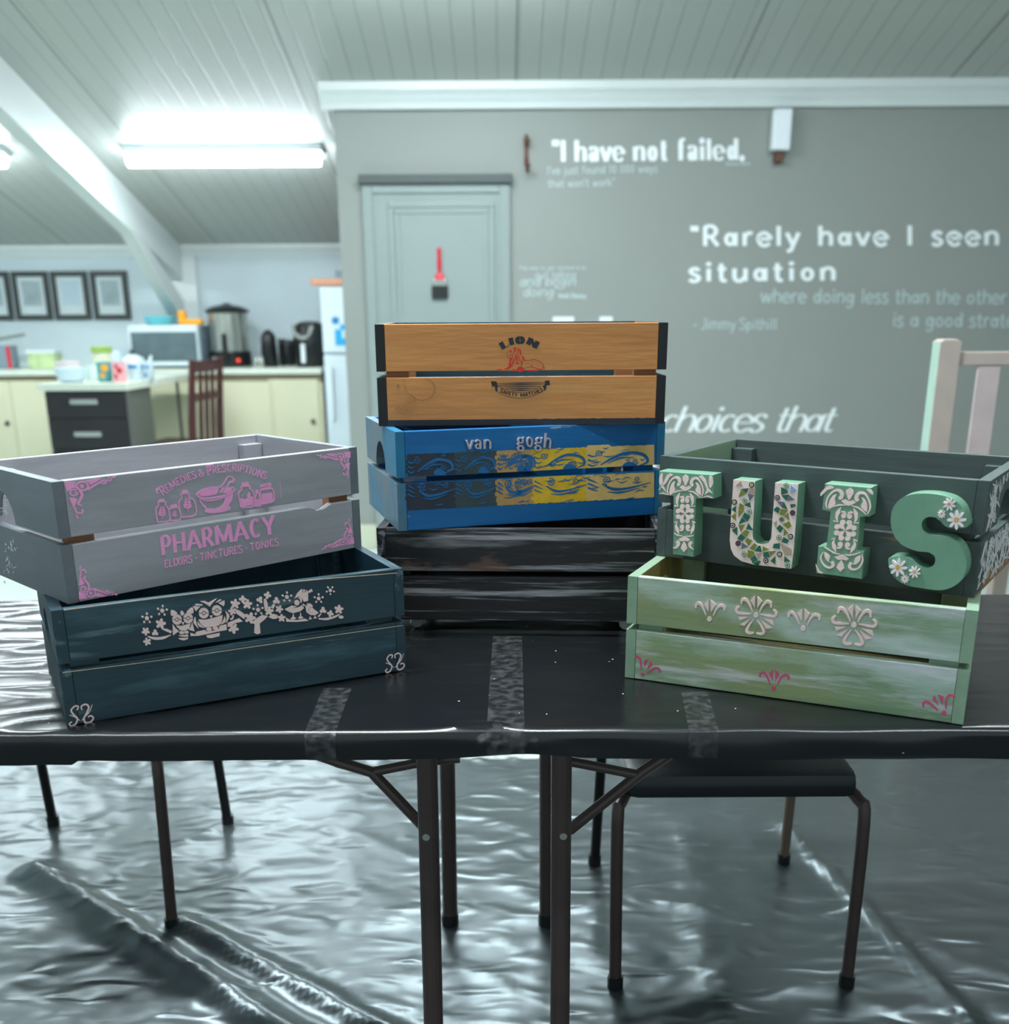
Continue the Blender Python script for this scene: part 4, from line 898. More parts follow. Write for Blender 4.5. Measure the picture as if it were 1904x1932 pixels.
# ---- blue crate: swirl blocks and small raised letters
f = front_fn('blue')
x, y, z, a, L, D, h = POSES['blue']; hl = (h - GAP) * .513
BL = [('sw_navy', 769, 863), ('sw_green', 860, 941), ('sw_tan', 938, 1010), ('sw_yellow', 1007, 1113), ('sw_gold', 1108, 1234)]
def vtop(u): return 857 - (u - 769) * .0385
def vbot(u): return 963 - (u - 769) * .0535
rnd = random.Random(11)
def swirls(B, xa, xb, s, lv):
    wdt = xb - xa
    if lv == 1:
        for (cx, cy, r) in ((.18, 12, 7), (.72, 26, 6)): B.spiral(xa + cx * wdt, vtop(xa) + cy, r, 1.6, 1.7, rnd.random() * 6)
        B.stroke([(xa + .2 * wdt, vtop(xa) + 33), (xa + .38 * wdt, vtop(xa) + 20), (xa + .6 * wdt, vtop(xa) + 10), (xa + .84 * wdt, vtop(xa) + 14), (xa + .9 * wdt, vtop(xa) + 27), (xa + .76 * wdt, vtop(xa) + 35)], [1.5 * s, 4 * s, 5 * s, 5 * s, 4 * s, 1])
        B.stroke([(xa + .3 * wdt, vtop(xa) + 30), (xa + .5 * wdt, vtop(xa) + 20), (xa + .7 * wdt, vtop(xa) + 19)], [1, 3 * s, 1])
        for k in range(3): B.stroke([(xa + 1, vtop(xa) + 14 + 9 * k), (xa + .08 * wdt, vtop(xa) + 17 + 9 * k), (xa + .15 * wdt, vtop(xa) + 15 + 8 * k)], [2.6 * s, 2.2 * s, .6])
        B.poly([(xa + .52 * wdt, vtop(xa) + 38), (xa + .62 * wdt, vtop(xa) + 26), (xa + .78 * wdt, vtop(xa) + 38)], 3)
    else:
        v0 = 908 - (xa - 769) * .036
        B.spiral(xa + .3 * wdt, v0 + 10, 8, 1.7, 1.8, rnd.random() * 6); B.spiral(xa + .75 * wdt, v0 + 8, 6, 1.5, 1.5, rnd.random() * 6)
        B.stroke([(xa + .22 * wdt, v0 + 17), (xa + .4 * wdt, v0 + 27), (xa + .65 * wdt, v0 + 24), (xa + .95 * wdt, v0 + 14)], [2 * s, 5 * s, 3 * s, 1]); B.stroke([(xa + .3 * wdt, v0 + 32), (xa + .5 * wdt, v0 + 33), (xa + .8 * wdt, v0 + 24)], [1, 3 * s, .8])
        for k in range(3): B.stroke([(xa + 1, v0 + 8 + 8 * k), (xa + .09 * wdt, v0 + 12 + 8 * k), (xa + .16 * wdt, v0 + 16 + 7 * k)], [2.6 * s, 2.2 * s, .6])
        B.stroke([(xa + .55 * wdt, v0 + 46), (xa + .7 * wdt, v0 + 43)], [1, 2.4 * s], 0)
for lv in (0, 1):
    zc = (-1, 1, hl + GAP + .0006, h - .001) if lv == 1 else (-1, 1, .001, hl - .0006)
    B2 = Art(f); B2.clip = zc
    for k, (mn, xa, xb) in enumerate(BL):
        B = Art(f); B.clip = zc; top, bot = [], []
        n = 22
        for i in range(n + 1):
            u = xa + (xb - xa) * i / n; jt = noise.noise(Vector((u * .21, lv * 9, k)))
            if lv == 1: top.append((u, vtop(u) + jt * 1.6 - (3.5 if k == 4 and i < 8 else 0))); bot.append((u, 899 - (u - 769) * .0385))
            else: top.append((u, 909 - (u - 769) * .0385)); bot.append((u, vbot(u) + jt * 2.0))
        B.strip(top, bot)
        for q in range(4):
            v = (862 + 9 * q if lv == 1 else 918 + 11 * q) - (xa - 769) * .045; B.ell(xa + rnd.uniform(-2, 1), v, rnd.uniform(2, 4.5), rnd.uniform(3, 5), 9)
        put(B, 'stencil_block', M[mn], frB[lv], t=.0004 + .00008 * k)
        swirls(B2, xa, xb, (1.1, .9, 1.4, 1.0, 1.2)[k], lv)
        if k == 2: swirls(B2, xa + 22, xb + 4, .8, lv)
        for q in range(5 if k < 2 else 11):
            u = rnd.uniform(xa + 3, xb - 16); v = (rnd.uniform(859, 891) if lv == 1 else rnd.uniform(912, 948)) - (u - 769) * .042; l = rnd.uniform(9, 22); b_ = rnd.uniform(-6, 4)
            B2.stroke([(u, v), (u + l * .5, v + b_), (u + l, v + b_ * .3 - 2)], [.6, rnd.uniform(1.3, 3.0), .5])
    put(B2, 'stencil_swirl', M['sw_blue'], frB[lv], t=.0012, label='blue swirls left open in the stencil blocks')
f4 = front_fn('blue', .004)
def raised_word(word, path, hgt, sub):
    def each(ch):
        if ch == ' ': return None
        q = Art(f4, (820, 780, .13655)); jobs.append(q); return q
    jobs = []
    lettering(None, sub, path, hgt, wv=.15, wh=.075, serif=.09, st=.06, gap=.13, each=each)
    for ch, q in zip(word, jobs): obj('letter', q.bm(.0004, -.004, .0040), M['grey_letter'], frB[1], label='raised grey wooden letter ' + ch)
raised_word('van', [(440, 492), (785, 487)], 178, 'v@n')
raised_word('gogh', [(1145, 468), (1375, 462), (1605, 482)], 200, 'QoQh')

# ---- charcoal green crate: four thick letters, white florals on its right end
DL = .033
fL = front_fn('dkgreen', DL)
def big_letter(frame, outline, smooth, label):
    A = Art(fL, frame); pts = catmull(outline, smooth, True) if smooth else outline
    P = [A._m(p) for p in pts]
    bm = bmesh.new(); prism(bm, P, -DL, -.0002, bev=.0012)
    return obj('letter', bm, M['letter_green'], crD, label=label)
lt = big_letter((1230, 870, .0983), [(140, 190), (1185, 265), (1185, 722), (832, 705), (797, 1845), (405, 1790), (430, 655), (130, 635)], 0, 'mint letter T with white damask pattern')
lu = big_letter((1365, 890, .0983), [(197, 150), (400, 168), (610, 185), (585, 760), (562, 1200), (572, 1290), (640, 1375), (760, 1402), (865, 1370), (925, 1280), (945, 900), (965, 700), (1000, 205), (1220, 220), (1440, 240), (1390, 1000), (1350, 1500), (1305, 1860), (1150, 1848), (900, 1815), (600, 1785), (350, 1715), (210, 1610), (145, 1480), (125, 1300), (150, 860)], 0, 'mint letter U covered in glass mosaic')
li = big_letter((1530, 900, .1087), [(245, 115), (1055, 185), (1010, 690), (842, 680), (790, 1275), (922, 1290), (880, 1775), (90, 1670), (130, 1200), (288, 1205), (360, 592), (195, 568)], 0, 'mint letter I with white damask pattern')
ls = big_letter((1644, 820, .17603), [(1030, 988), (930, 1002), (820, 998), (770, 960), (722, 905), (650, 872), (575, 888), (532, 945), (545, 1022), (605, 1068), (710, 1080), (825, 1100), (930, 1165), (995, 1265), (1020, 1375), (1005, 1495), (940, 1588), (835, 1648), (730, 1668), (600, 1655), (470, 1635), (370, 1612), (265, 1550), (198, 1445), (180, 1342), (225, 1308), (340, 1310), (425, 1325), (478, 1372), (525, 1412), (600, 1435), (668, 1412), (697, 1350), (680, 1292), (620, 1262), (500, 1250), (385, 1212), (290, 1150), (232, 1050), (210, 955), (218, 830), (262, 740), (340, 672), (440, 640), (560, 630), (700, 640), (855, 680), (955, 755), (1010, 860)], 3, 'mint letter S with small daisies')
def dm_top(A, wide=True):
    A.poly([(650, 255), (705, 300), (710, 355), (662, 470), (642, 470), (598, 350), (590, 305)]); A.poly([(530, 497), (580, 465), (640, 492), (660, 492), (720, 470), (765, 510), (700, 555), (650, 575), (600, 558)])
    A.stroke([(350, 655), (430, 600), (520, 572), (605, 568)], [12, 26, 24, 14]); A.stroke([(700, 572), (790, 590), (870, 640), (940, 705)], [14, 24, 26, 12])
    A.stroke([(328, 650), (305, 560), (335, 430), (410, 330), (490, 320), (535, 375), (525, 440), (490, 455)], [12, 26, 28, 34, 50, 60, 62, 50]); A.stroke([(958, 690), (990, 580), (960, 450), (890, 345), (810, 335), (765, 390), (770, 450), (800, 470)], [12, 26, 28, 34, 50, 60, 62, 50])
    A.poly([(455, 385), (400, 408), (352, 510), (345, 640), (430, 590), (452, 535), (430, 470)], 2); A.poly([(840, 408), (890, 430), (938, 520), (945, 660), (862, 592), (845, 540), (872, 480)], 2)
    if wide:
        A.poly([(180, 490), (240, 380), (290, 270), (350, 235), (405, 265), (340, 312), (280, 420), (222, 470), (285, 600)], 0); A.poly([(148, 320), (170, 250), (213, 235), (210, 330), (215, 400), (175, 470), (145, 400)], 2)
        A.poly([(900, 290), (960, 272), (1020, 330), (1060, 430), (1090, 530), (1170, 620), (1100, 590), (1015, 650), (1060, 540), (1000, 400)], 0); A.poly([(1105, 290), (1150, 290), (1178, 370), (1175, 440), (1130, 515), (1100, 440)], 2)
        A.stroke([(150, 628), (220, 618), (310, 648)], [8, 22, 8]); A.stroke([(972, 705), (1060, 672), (1165, 708)], [8, 22, 8]); A.stroke([(135, 555), (200, 490)], [14, 8], 0)
def dm_mid(A):
    for sg in (1, -1):
        X = lambda x: 638 + sg * (638 - x) * -1
        A.stroke([(X(515), 872), (X(488), 800), (X(500), 700), (X(540), 605)], [6, 40, 66, 6]); A.ell(X(592), 755, 40, 46); A.stroke([(X(545), 690), (X(600), 690), (X(625), 740)], [30, 30, 16])
        A.stroke([(X(495), 1165), (X(470), 1240), (X(495), 1320), (X(525), 1405)], [6, 40, 66, 6]); A.ell(X(582), 1260, 40, 46); A.stroke([(X(540), 1330), (X(590), 1320), (X(615), 1280)], [30, 30, 16])
        A.stroke([(X(440), 860), (X(515), 872)], [20, 6], 0); A.stroke([(X(440), 1185), (X(505), 1150)], [20, 6], 0)
    for q in range(4):
        a = pi / 4 + pi / 2 * q; A.poly([(638, 1010 + 0), (638 + 150 * cos(a - .42), 1010 + 165 * sin(a - .42)), (638 + 150 * cos(a + .42), 1010 + 165 * sin(a + .42))])
        for d in (-.42, .42): A.ell(638 + 138 * cos(a + d), 1010 + 150 * sin(a + d), 44, 46)
def dm_bot(A):
    A.stroke([(428, 1385), (500, 1422), (590, 1440)], [12, 26, 10]); A.stroke([(662, 1442), (740, 1440), (805, 1425)], [10, 26, 16]); A.poly([(510, 1492), (560, 1470), (622, 1438), (680, 1465), (735, 1505), (700, 1542), (640, 1525), (570, 1540)]); A.poly([(620, 1530), (662, 1605), (680, 1675), (620, 1745), (558, 1672), (582, 1600)])
A = Art(fL, (1230, 870, .0983)); dm_top(A); dm_mid(A); dm_bot(A); A.stroke([(412, 1662), (475, 1655), (515, 1580), (485, 1530)], [20, 44, 70, 70]); A.stroke([(800, 1700), (740, 1640), (735, 1580), (770, 1555)], [8, 44, 66, 60])
put(A, 'raised_pattern', M['cream_paste'], lt, t=.0009, off=DL)
A = Art(fL); A.aff = lambda a, b: (1595.2 + (a - 638) * .1215 + (b - 1010) * -.0100, 1000.5 + (a - 638) * .0092 + (b - 1010) * .1065)
dm_top(A, False); dm_mid(A); dm_bot(A); A.poly([(205, 385), (290, 265), (360, 250), (400, 285), (300, 330), (215, 440)], 2); A.poly([(905, 262), (965, 255), (1010, 300), (1005, 350)], 2)
A.stroke([(330, 1420), (300, 1530), (360, 1650), (450, 1690), (500, 1640), (480, 1570)], [12, 26, 28, 34, 50, 50]); A.stroke([(930, 1420), (950, 1520), (900, 1650), (810, 1690), (755, 1640), (775, 1570)], [12, 26, 28, 34, 50, 50]); A.poly([(350, 1420), (440, 1480), (430, 1570), (460, 1600), (400, 1570), (360, 1500)], 2); A.poly([(905, 1430), (830, 1480), (820, 1570), (790, 1600), (860, 1590), (910, 1520)], 2); A.stroke([(428, 1385), (340, 1330)], [22, 12], 0); A.stroke([(805, 1425), (900, 1380)], [22, 12], 0); A.poly([(230, 1640), (300, 1760), (360, 1790), (280, 1790)], 2)
put(A, 'raised_pattern', M['cream_paste'], li, t=.0009, off=DL)
# mosaic on the U
A = Art(fL, (1365, 890, .0983)); rnd = random.Random(4)
def in_u(x, y):
    ol = x > 205 - (y - 150) * .055 and x < 1425 - (y - 240) * .085 and y > 165 + (x - 197) * .06 and y < 1835
    if y > 1300: ol = ol and ((x > 640) or ((x - 640) / 490) ** 2 + ((y - 1300) / 490) ** 2 < .92) and y < 1790 + (x - 640) * .09
    ir = 640 - (y - 150) * .04; il = 985 - (y - 200) * .05
    inner = ir - 10 < x < il + 15 and y < 1290 or ((x - 750) / 195) ** 2 + ((y - 1270) / 150) ** 2 < 1
    return ol and not inner
beads = [(550, 250, 0, 2), (218, 580, 0, 2), (418, 555, 1, 3), (505, 765, 1, 4), (185, 1025, 0, 3), (290, 1370, 0, 5), (405, 1575, 1, 3), (820, 1700, 0, 3), (1235, 1790, 1, 4), (1085, 1580, 0, 2), (1295, 1240, 0, 1), (1075, 1260, 1, 3), (1125, 910, 1, 5), (1335, 785, 0, 5), (1040, 495, 0, 3), (1210, 265, 1, 3)]
seeds = [(b[0], b[1]) for b in beads]
for tries in range(9000):
    x, y = rnd.uniform(120, 1450), rnd.uniform(160, 1860)
    if in_u(x, y) and all(math.hypot(x - q[0], y - q[1]) > 110 for q in seeds): seeds.append((x, y))
cells = []
for i, (x, y) in enumerate(seeds):
    if i < len(beads): continue
    pg = [(x - 95, y - 95), (x + 95, y - 95), (x + 95, y + 95), (x - 95, y + 95)]
    for j, q in enumerate(seeds):
        if j == i or math.hypot(q[0] - x, q[1] - y) > 270: continue
        mx_, my_ = (x + q[0]) / 2, (y + q[1]) / 2; nx_, ny_ = q[0] - x, q[1] - y; out_ = []
        for k in range(len(pg)):
            p1, p2 = pg[k], pg[(k + 1) % len(pg)]
            d1 = (p1[0] - mx_) * nx_ + (p1[1] - my_) * ny_; d2 = (p2[0] - mx_) * nx_ + (p2[1] - my_) * ny_
            if d1 <= 0: out_.append(p1)
            if d1 * d2 < 0: t_ = d1 / (d1 - d2); out_.append((p1[0] + (p2[0] - p1[0]) * t_, p1[1] + (p2[1] - p1[1]) * t_))
        pg = out_
        if len(pg) < 3: break
    if len(pg) < 3: continue
    n = rnd.choice((3, 3, 3, 4, 4, 5))
    while len(pg) > n:                        # drop the flattest corner
        def ar(k): p, q, r_ = pg[k - 1], pg[k], pg[(k + 1) % len(pg)]; return abs((q[0] - p[0]) * (r_[1] - p[1]) - (r_[0] - p[0]) * (q[1] - p[1]))
        pg.pop(min(range(len(pg)), key=ar))
    cx_ = sum(p[0] for p in pg) / len(pg); cy_ = sum(p[1] for p in pg) / len(pg)
    pg = [(cx_ + (p[0] - cx_) * .88, cy_ + (p[1] - cy_) * .88) for p in pg]
    for k in range(14):
        pg = [p if in_u(*p) else (cx_ + (p[0] - cx_) * .88, cy_ + (p[1] - cy_) * .88) for p in pg]
    if all(in_u(*p) for p in pg): cells.append((x, y, 1, pg))
G = Art(fL, (1365, 890, .0983))
for k, (x, y, rr, pts) in enumerate(cells): G.mi = rnd.choice((0, 0, 0, 1, 1, 1, 2, 3)) if k != 7 else 4; G.poly(pts)
put(G, 'mosaic_tiles', TILES, lu, t=.0016, off=DL, label='broken glass tiles and glass beads')
for (x, y, a, b) in beads:
    G = Art(fL, (1365, 890, .0983)); G.lift = .00012; G.mi = a; G.ell(x, y, 50, 52, 18); G.mi = 5 if b != 5 else 3; G.ring(x, y, 27, 28, 9, 14); G.mi = b if b != 5 else 4; G.ell(x, y, 17, 18, 10)
    put(G, 'glass_bead', MF, lu, t=.0022, off=DL)
x_ = Art(fL, (1365, 890, .0983))              # grout bed on the face of the U
P = [(197, 150), (400, 168), (610, 185), (585, 760), (562, 1200), (572, 1290), (640, 1375), (760, 1402), (865, 1370), (925, 1280), (945, 900), (965, 700), (1000, 205), (1220, 220), (1440, 240), (1390, 1000), (1350, 1500), (1305, 1860), (1150, 1848), (900, 1815), (600, 1785), (350, 1715), (210, 1610), (145, 1480), (125, 1300), (150, 860)]
x_.poly(P); put(x_, 'grout_bed', M['grout'], lu, t=.0008, off=DL)
def daisy(u, v, r, n, rot):
    A = Art(fL, (1644, 820, .17603)); A.mi = 0
    for k in range(n):
        a = rot + 2 * pi * k / n; A.ell(u + r * .60 * cos(a), v + r * .62 * sin(a), r * .40, r * .17, 12, a)
    A.mi = 1; A.ell(u, v, r * .20)
    bm = A.bm(.0030, -DL); ot = obj('daisy', bm, [M['daisy_w'], M['daisy_y']], ls)
for q in ((840, 745, 70, 8, .35), (758, 850, 46, 9, .1), (918, 912, 104, 8, 0.0), (292, 1420, 98, 8, .1), (468, 1470, 66, 8, .3), (366, 1545, 46, 9, .2)): daisy(*q)
# white florals on the right end boards
x, y, z, a, L, D, h = POSES['dkgreen']; hl = (h - GAP) * .513; rnd = random.Random(8)
for lv in (0, 1):
    z0, z1 = (0.004, hl - .003) if lv == 0 else (hl + GAP + .003, h - .004)
    A = Art(lambda u, v: (u, v)); A.clip = (.005, D - .005, z0, z1)
    for k in range(150):
        cx, cz = rnd.uniform(.012, D - .012), rnd.uniform(z0 + .006, z1 - .006)
        if lv == 1 and abs(cx - D / 2) < .062 and cz < z0 + .058: continue
        if k % 5 == 0:
            r0 = rnd.uniform(.006, .010)
            for q in range(5): A.ell(cx + r0 * .62 * cos(q * 1.257), cz + r0 * .62 * sin(q * 1.257), r0 * .42, r0 * .26, 8, q * 1.257)
        else:
            an = rnd.gauss(1.57, .8); l = rnd.uniform(.008, .018); A.stroke([(cx - l * cos(an), cz - l * sin(an)), (cx + .002, cz), (cx + l * cos(an), cz + l * sin(an))], [.0008, .0042, .0008], 3)
    bm = A.bm(.0005)
    o = obj('stencil_pattern', bm, M['white_pattern'], crD, label='white floral stencil on the right end boards')
    o.rotation_euler = (0, 0, pi / 2); o.location = (L / 2, 0, 0)

# ------------------------------------------------------------------ lettering and fittings on the far wall
def wallfn(u, v):
    p = at(u, v, D1); return (p.x, p.z)
def quote(name, label, rows, m='vinyl', t=.0015):
    o = thing(name, label, 'wall lettering', (0, D1, 0), 0, 'vinyl quotes on the grey wall')
    for (txt, path, hgt, kw) in rows:
        words = []
        def each(ch):
            if ch == ' ' or not words: words.append(Art(wallfn)); words[-1].lift = .0002
            return None if ch == ' ' else words[-1]
        lettering(None, txt, path, hgt, each=each, **kw)
        for A in words: obj('word_of_lettering', A.bm(t), M[m], o)
    return o
fat = dict(wv=.25, wh=.06, serif=.11, st=.035, gap=.14, space=.28)
quote('wall_lettering', 'bold white serif lettering "I have not failed" high on the grey wall', [('"I h@ve not f@iled.', [(1043, 305), (1405, 301)], 40, fat)])
quote('wall_lettering', 'faint two line lettering under the bold serif words', [("I've just found 10 000 ways", [(1033, 329), (1241, 325)], 15, dict(wv=.12, wh=.12, gap=.08)), ("that won't work\"", [(1034, 354), (1160, 351)], 15, dict(wv=.12, wh=.12, gap=.08)), ('Thomas Edison', [(1368, 312), (1415, 311)], 6, dict(wv=.2, wh=.2))], 'vinyl_soft')
quote('wall_lettering', 'large spaced white lettering "Rarely have I seen situation"', [('"Rarely have I seen a', [(1303, 464), (1948, 462)], 37, dict(wv=.18, wh=.17, gap=.20, space=.42)), ('situation', [(1300, 531), (1576, 529)], 36, dict(wv=.18, wh=.17, gap=.22))])
quote('wall_lettering', 'thin white lettering about doing less than the other guy, right of the door', [('where doing less than the other guy', [(1435, 571), (1962, 574)], 27, dict(wv=.12, wh=.11, gap=.08, slant=.06)), ('is a good strategy', [(1684, 616), (1948, 618)], 27, dict(wv=.12, wh=.11, gap=.08, slant=.06)), ('- Jimmy Spithill', [(1308, 621), (1466, 622)], 21, dict(wv=.11, wh=.11, gap=.07, space=.25))], 'vinyl_soft')
quote('wall_lettering', 'white flowing script "choices that" just above the charcoal green crate', [('our choices that', [(1128, 815), (1570, 814)], 48, dict(wv=.12, wh=.05, gap=-.05, slant=.34, space=.40)), ('show what we are', [(1180, 893), (1570, 892)], 48, dict(wv=.13, wh=.06, gap=-.02, slant=.30))])
quote('wall_lettering', 'small faded stack of lettering between the door and the switches', [('The way to get started is to', [(979, 509), (1106, 508)], 7, dict(wv=.13, wh=.13)), ('quit talking', [(1008, 526), (1086, 525)], 15, dict(wv=.1, wh=.08, slant=.2)), ('and begin', [(980, 540), (1086, 539)], 19, dict(wv=.11, wh=.09, slant=.15)), ('doing"', [(986, 560), (1052, 559)], 19, dict(wv=.11, wh=.09, slant=.15)), ('Walt Disney', [(1054, 562), (1106, 562)], 8, dict(wv=.24, wh=.24))], 'vinyl_soft')

def pz(u, v, y): p = at(u, v, y); return p
# paintbrush hanging on the door
yb = D1 - .026
t = thing('paintbrush', 'paintbrush with red handle and black bristles hanging on the grey door', 'paintbrush', (-.336, yb, 1.376))
bm = bmesh.new(); lathe(bm, [(.005, .130), (.011, .150), (.013, .175), (.010, .205), (.012, .235), (.010, .252), (.004, .258)], 16); obj('handle', bm, M['red_p'], t, smooth=True)
bm = bmesh.new(); lathe(bm, [(.030, .095), (.026, .112), (.012, .132), (.005, .135)], 16)
for v in bm.verts: v.co.y *= .45
obj('handle_neck', bm, M['red_p'], t, smooth=True)
obj('ferrule', BX(-.036, .036, -.010, .010, .065, .098, bev=.003), M['steel'], t); obj('bristles', BX(-.043, .043, -.012, .012, 0, .066, bev=.004), M['bristle'], t)
# iron hook beside the door
t = thing('wall_hook', 'ornate rusty iron coat hook on the wall beside the door head', 'hook', (.130, D1, 2.0))
obj('backplate', BX(-.012, .012, -.008, 0, .03, .165, bev=.003), M['brown_metal'], t)
bm = bmesh.new(); tube(bm, [(0, -.008, .15), (0, -.03, .165), (0, -.05, .15)], [.010, .011, .009], smooth=5); lathe(bm, [(0.001, -.018), (.013, -.01), (.016, 0), (.013, .01), (.001, .018)], 14, (0, -.05, .145)); obj('hook', bm, M['brown_metal'], t, smooth=True)
bm = bmesh.new(); tube(bm, [(0, -.008, .06), (.004, -.03, .02), (.004, -.055, .0), (.004, -.075, .02)], [.009, .010, .009, .008], smooth=5); lathe(bm, [(0.001, -.014), (.012, -.006), (.014, 0), (.012, .008), (.001, .014)], 14, (.004, -.076, .028)); obj('hook', bm, M['brown_metal'], t, smooth=True)
# white box under the cornice
t = thing('wall_sensor', 'white box with brown bracket mounted under the cornice, right of the serif lettering', 'sensor', (1.44, D1, 2.09))
obj('housing', BX(-.048, .048, -.075, -.006, .0, .195, bev=.012), M['white_plastic'], t); obj('bracket', BX(-.022, .022, -.05, 0, -.055, .012, bev=.004), M['brown_metal'], t)
# two switches
for x0, x1, lab in ((.274, .390, 'wide white wall socket peeping above the orange crate'), (.529, .601, 'narrow white wall switch peeping above the orange crate')):
    t = thing('wall_switch', lab, 'switch', ((x0 + x1) / 2, D1, 1.160)); w = (x1 - x0) / 2
    obj('plate', BX(-w, w, -.010, 0, 0, .118, bev=.003), M['white_plastic'], t)
    for k in ((-.5, .5) if w > .05 else (0,)): obj('rocker', BX(k * w - .014, k * w + .014, -.014, -.009, .035, .083, bev=.002), M['white_enamel'], t)

# ------------------------------------------------------------------ kitchen corner
YC = 7.80                                      # front of the counters along the kitchen wall
WT = .925
def cab(name_label, x0, x1, doors, yfront=YC, recess=.03):
    t = thing('base_cabinet', name_label, 'cabinet', ((x0 + x1) / 2, yfront, 0)); w = (x1 - x0) / 2
    obj('body', BX(-w, w, .012, .60, .0, WT - .042), M['cream_lam'], t)
    obj('recess_strip', BX(-w, w, .003, .014, WT - .095, WT - .042), M['olive_lam'], t)
    for (a, b, yy) in doors:
        d = obj('door', BX(a - (x0 + x1) / 2, b - (x0 + x1) / 2, -yy, .016 - yy, .06, WT - .078 - yy, bev=.002), M['cream_lam'], t)
        kx = (b if yy == 0 else a + .0) - (x0 + x1) / 2 - .05
        bm = bmesh.new(); lathe(bm, [(.016, -.018), (.016, -.002), (.010, .004)], 14, (kx, -yy, .55), axis='y'); obj('knob', bm, M['dark_steel'], d)
    return t
xr0, xr1, xm = at(395, 760, YC).x, at(612, 700, 7.72).x - .034, at(512, 760, YC).x
cab('cream kitchen cabinet with sliding doors between the island and the fridge', xr0 - .45, xr1, [(xr0 - .4, xm, .012), (xm - .01, xr1 - .03, 0)])
xl1 = at(80, 760, YC).x
cab('cream kitchen cabinet at left edge behind the island', -4.4, xl1 + .35, [(-4.35, at(25, 780, YC).x, .0), (at(25, 780, YC).x + .005, xl1 + .1, .0)])
o = obj('worktop', BX(-4.4, xr1 + .002, YC - .03, D2 - .001, WT - .04, WT, bev=.006), M['worktop']); tag(o, 'long pale worktop running along the kitchen wall under the pictures', 'worktop')
# fridge
fx0 = at(612, 700, 7.72).x; fxw = .62
t = thing('fridge', 'tall white fridge half hidden behind the end of the grey wall', 'fridge', (fx0 + fxw / 2, 7.72, 0))
FH = at(612, 538, 7.72).z
obj('body', BX(-fxw / 2, fxw / 2, .05, .68, .04, FH, bev=.01), M['white_enamel'], t)
zs = at(640, 668, 7.72).z
d = obj('door', BX(-fxw / 2, fxw / 2, 0, .05, .06, zs - .006, bev=.012), M['white_enamel'], t); obj('handle', BX(-fxw / 2 + .04, -fxw / 2 + .06, -.03, 0, zs - .45, zs - .08, bev=.005), M['white_plastic'], d)
d = obj('door', BX(-fxw / 2, fxw / 2, 0, .05, zs + .006, FH, bev=.012), M['white_enamel'], t)
obj('side_seal', BX(-fxw / 2 - .028, -fxw / 2 - .004, .05, .10, .04, at(612, 700, 7.72).z, bev=.003), M['dark_steel'], t)
def fdoor(u, v):
    p = at(u, v, 7.72); return (p.x - fx0 - fxw / 2, p.z)
A = Art(fdoor, (380, 500, .18637)); A.mi = 0; A.ell(1357, 562, 40); A.mi = 1; A.poly([(1400, 600), (1450, 600), (1460, 660), (1410, 660)]); A.poly([(1350, 650), (1420, 650), (1425, 740), (1520, 745), (1520, 815), (1360, 815)])
obj('blue_sticker', A.bm(.002), [M['blue_d'], M['blue_p']], t)
t = thing('wooden_tray', 'orange brown tray lying on top of the white fridge', 'tray', (fx0 + fxw / 2, 7.95, FH)); 
bm = bmesh.new(); box(bm, -fxw / 2 - .06, fxw / 2, -.25, .2, 0, .012, bev=.003)
for q in ((-fxw / 2 - .06, -fxw / 2 - .045, -.25, .2), (fxw / 2 - .015, fxw / 2, -.25, .2), (-fxw / 2 - .045, fxw / 2 - .015, -.25, -.235), (-fxw / 2 - .045, fxw / 2 - .015, .185, .2)): box(bm, q[0], q[1], q[2], q[3], .012, .042, bev=.003)
obj('tray', bm, M['wood_tray'], t)
o = obj('storage_tin', BX(-.14, .12, -.12, .12, 0, .095, bev=.01), M['grey_box']); o.location = (fx0 + .24, 7.96, FH + .0125); tag(o, 'grey blue tin in the tray on top of the fridge', 'tin')

def on(u, y, z=None): return Vector((at(u, 690, y).x, y, WT if z is None else z))
# urn
p = on(437, 8.10); t = thing('hot_water_urn', 'stainless steel hot water urn with black lid and base on the worktop', 'urn', p)
bm = bmesh.new(); lathe(bm, [(.150, .005), (.155, .02), (.150, .11), (.138, .115)], 36); obj('base', bm, M['black_plastic'], t, smooth=True)
bm = bmesh.new(); lathe(bm, [(.140, .112), (.142, .20), (.142, .375), (.146, .385)], 40); obj('body', bm, M['steel'], t, smooth=True)
bm = bmesh.new(); lathe(bm, [(.150, .380), (.165, .388), (.158, .402), (.11, .425), (.04, .438), (.02, .45), (.001, .452)], 36); obj('lid', bm, M['dark_steel'], t, smooth=True)
bm = bmesh.new(); box(bm, -.022, .022, -.19, -.13, .06, .12, bev=.006); box(bm, -.018, .018, -.165, -.13, .12, .24, bev=.01); obj('tap', bm, M['black_plastic'], t)
bm = bmesh.new(); lathe(bm, [(.014, -.006), (.014, .006)], 14, (.085, -.128, .05), axis='y'); obj('indicator', bm, M['red_light'], t)
bm = bmesh.new(); lathe(bm, [(.016, -.012), (.016, .004)], 14, (-.085, -.128, .06), axis='y'); obj('dial', bm, M['steel'], t)
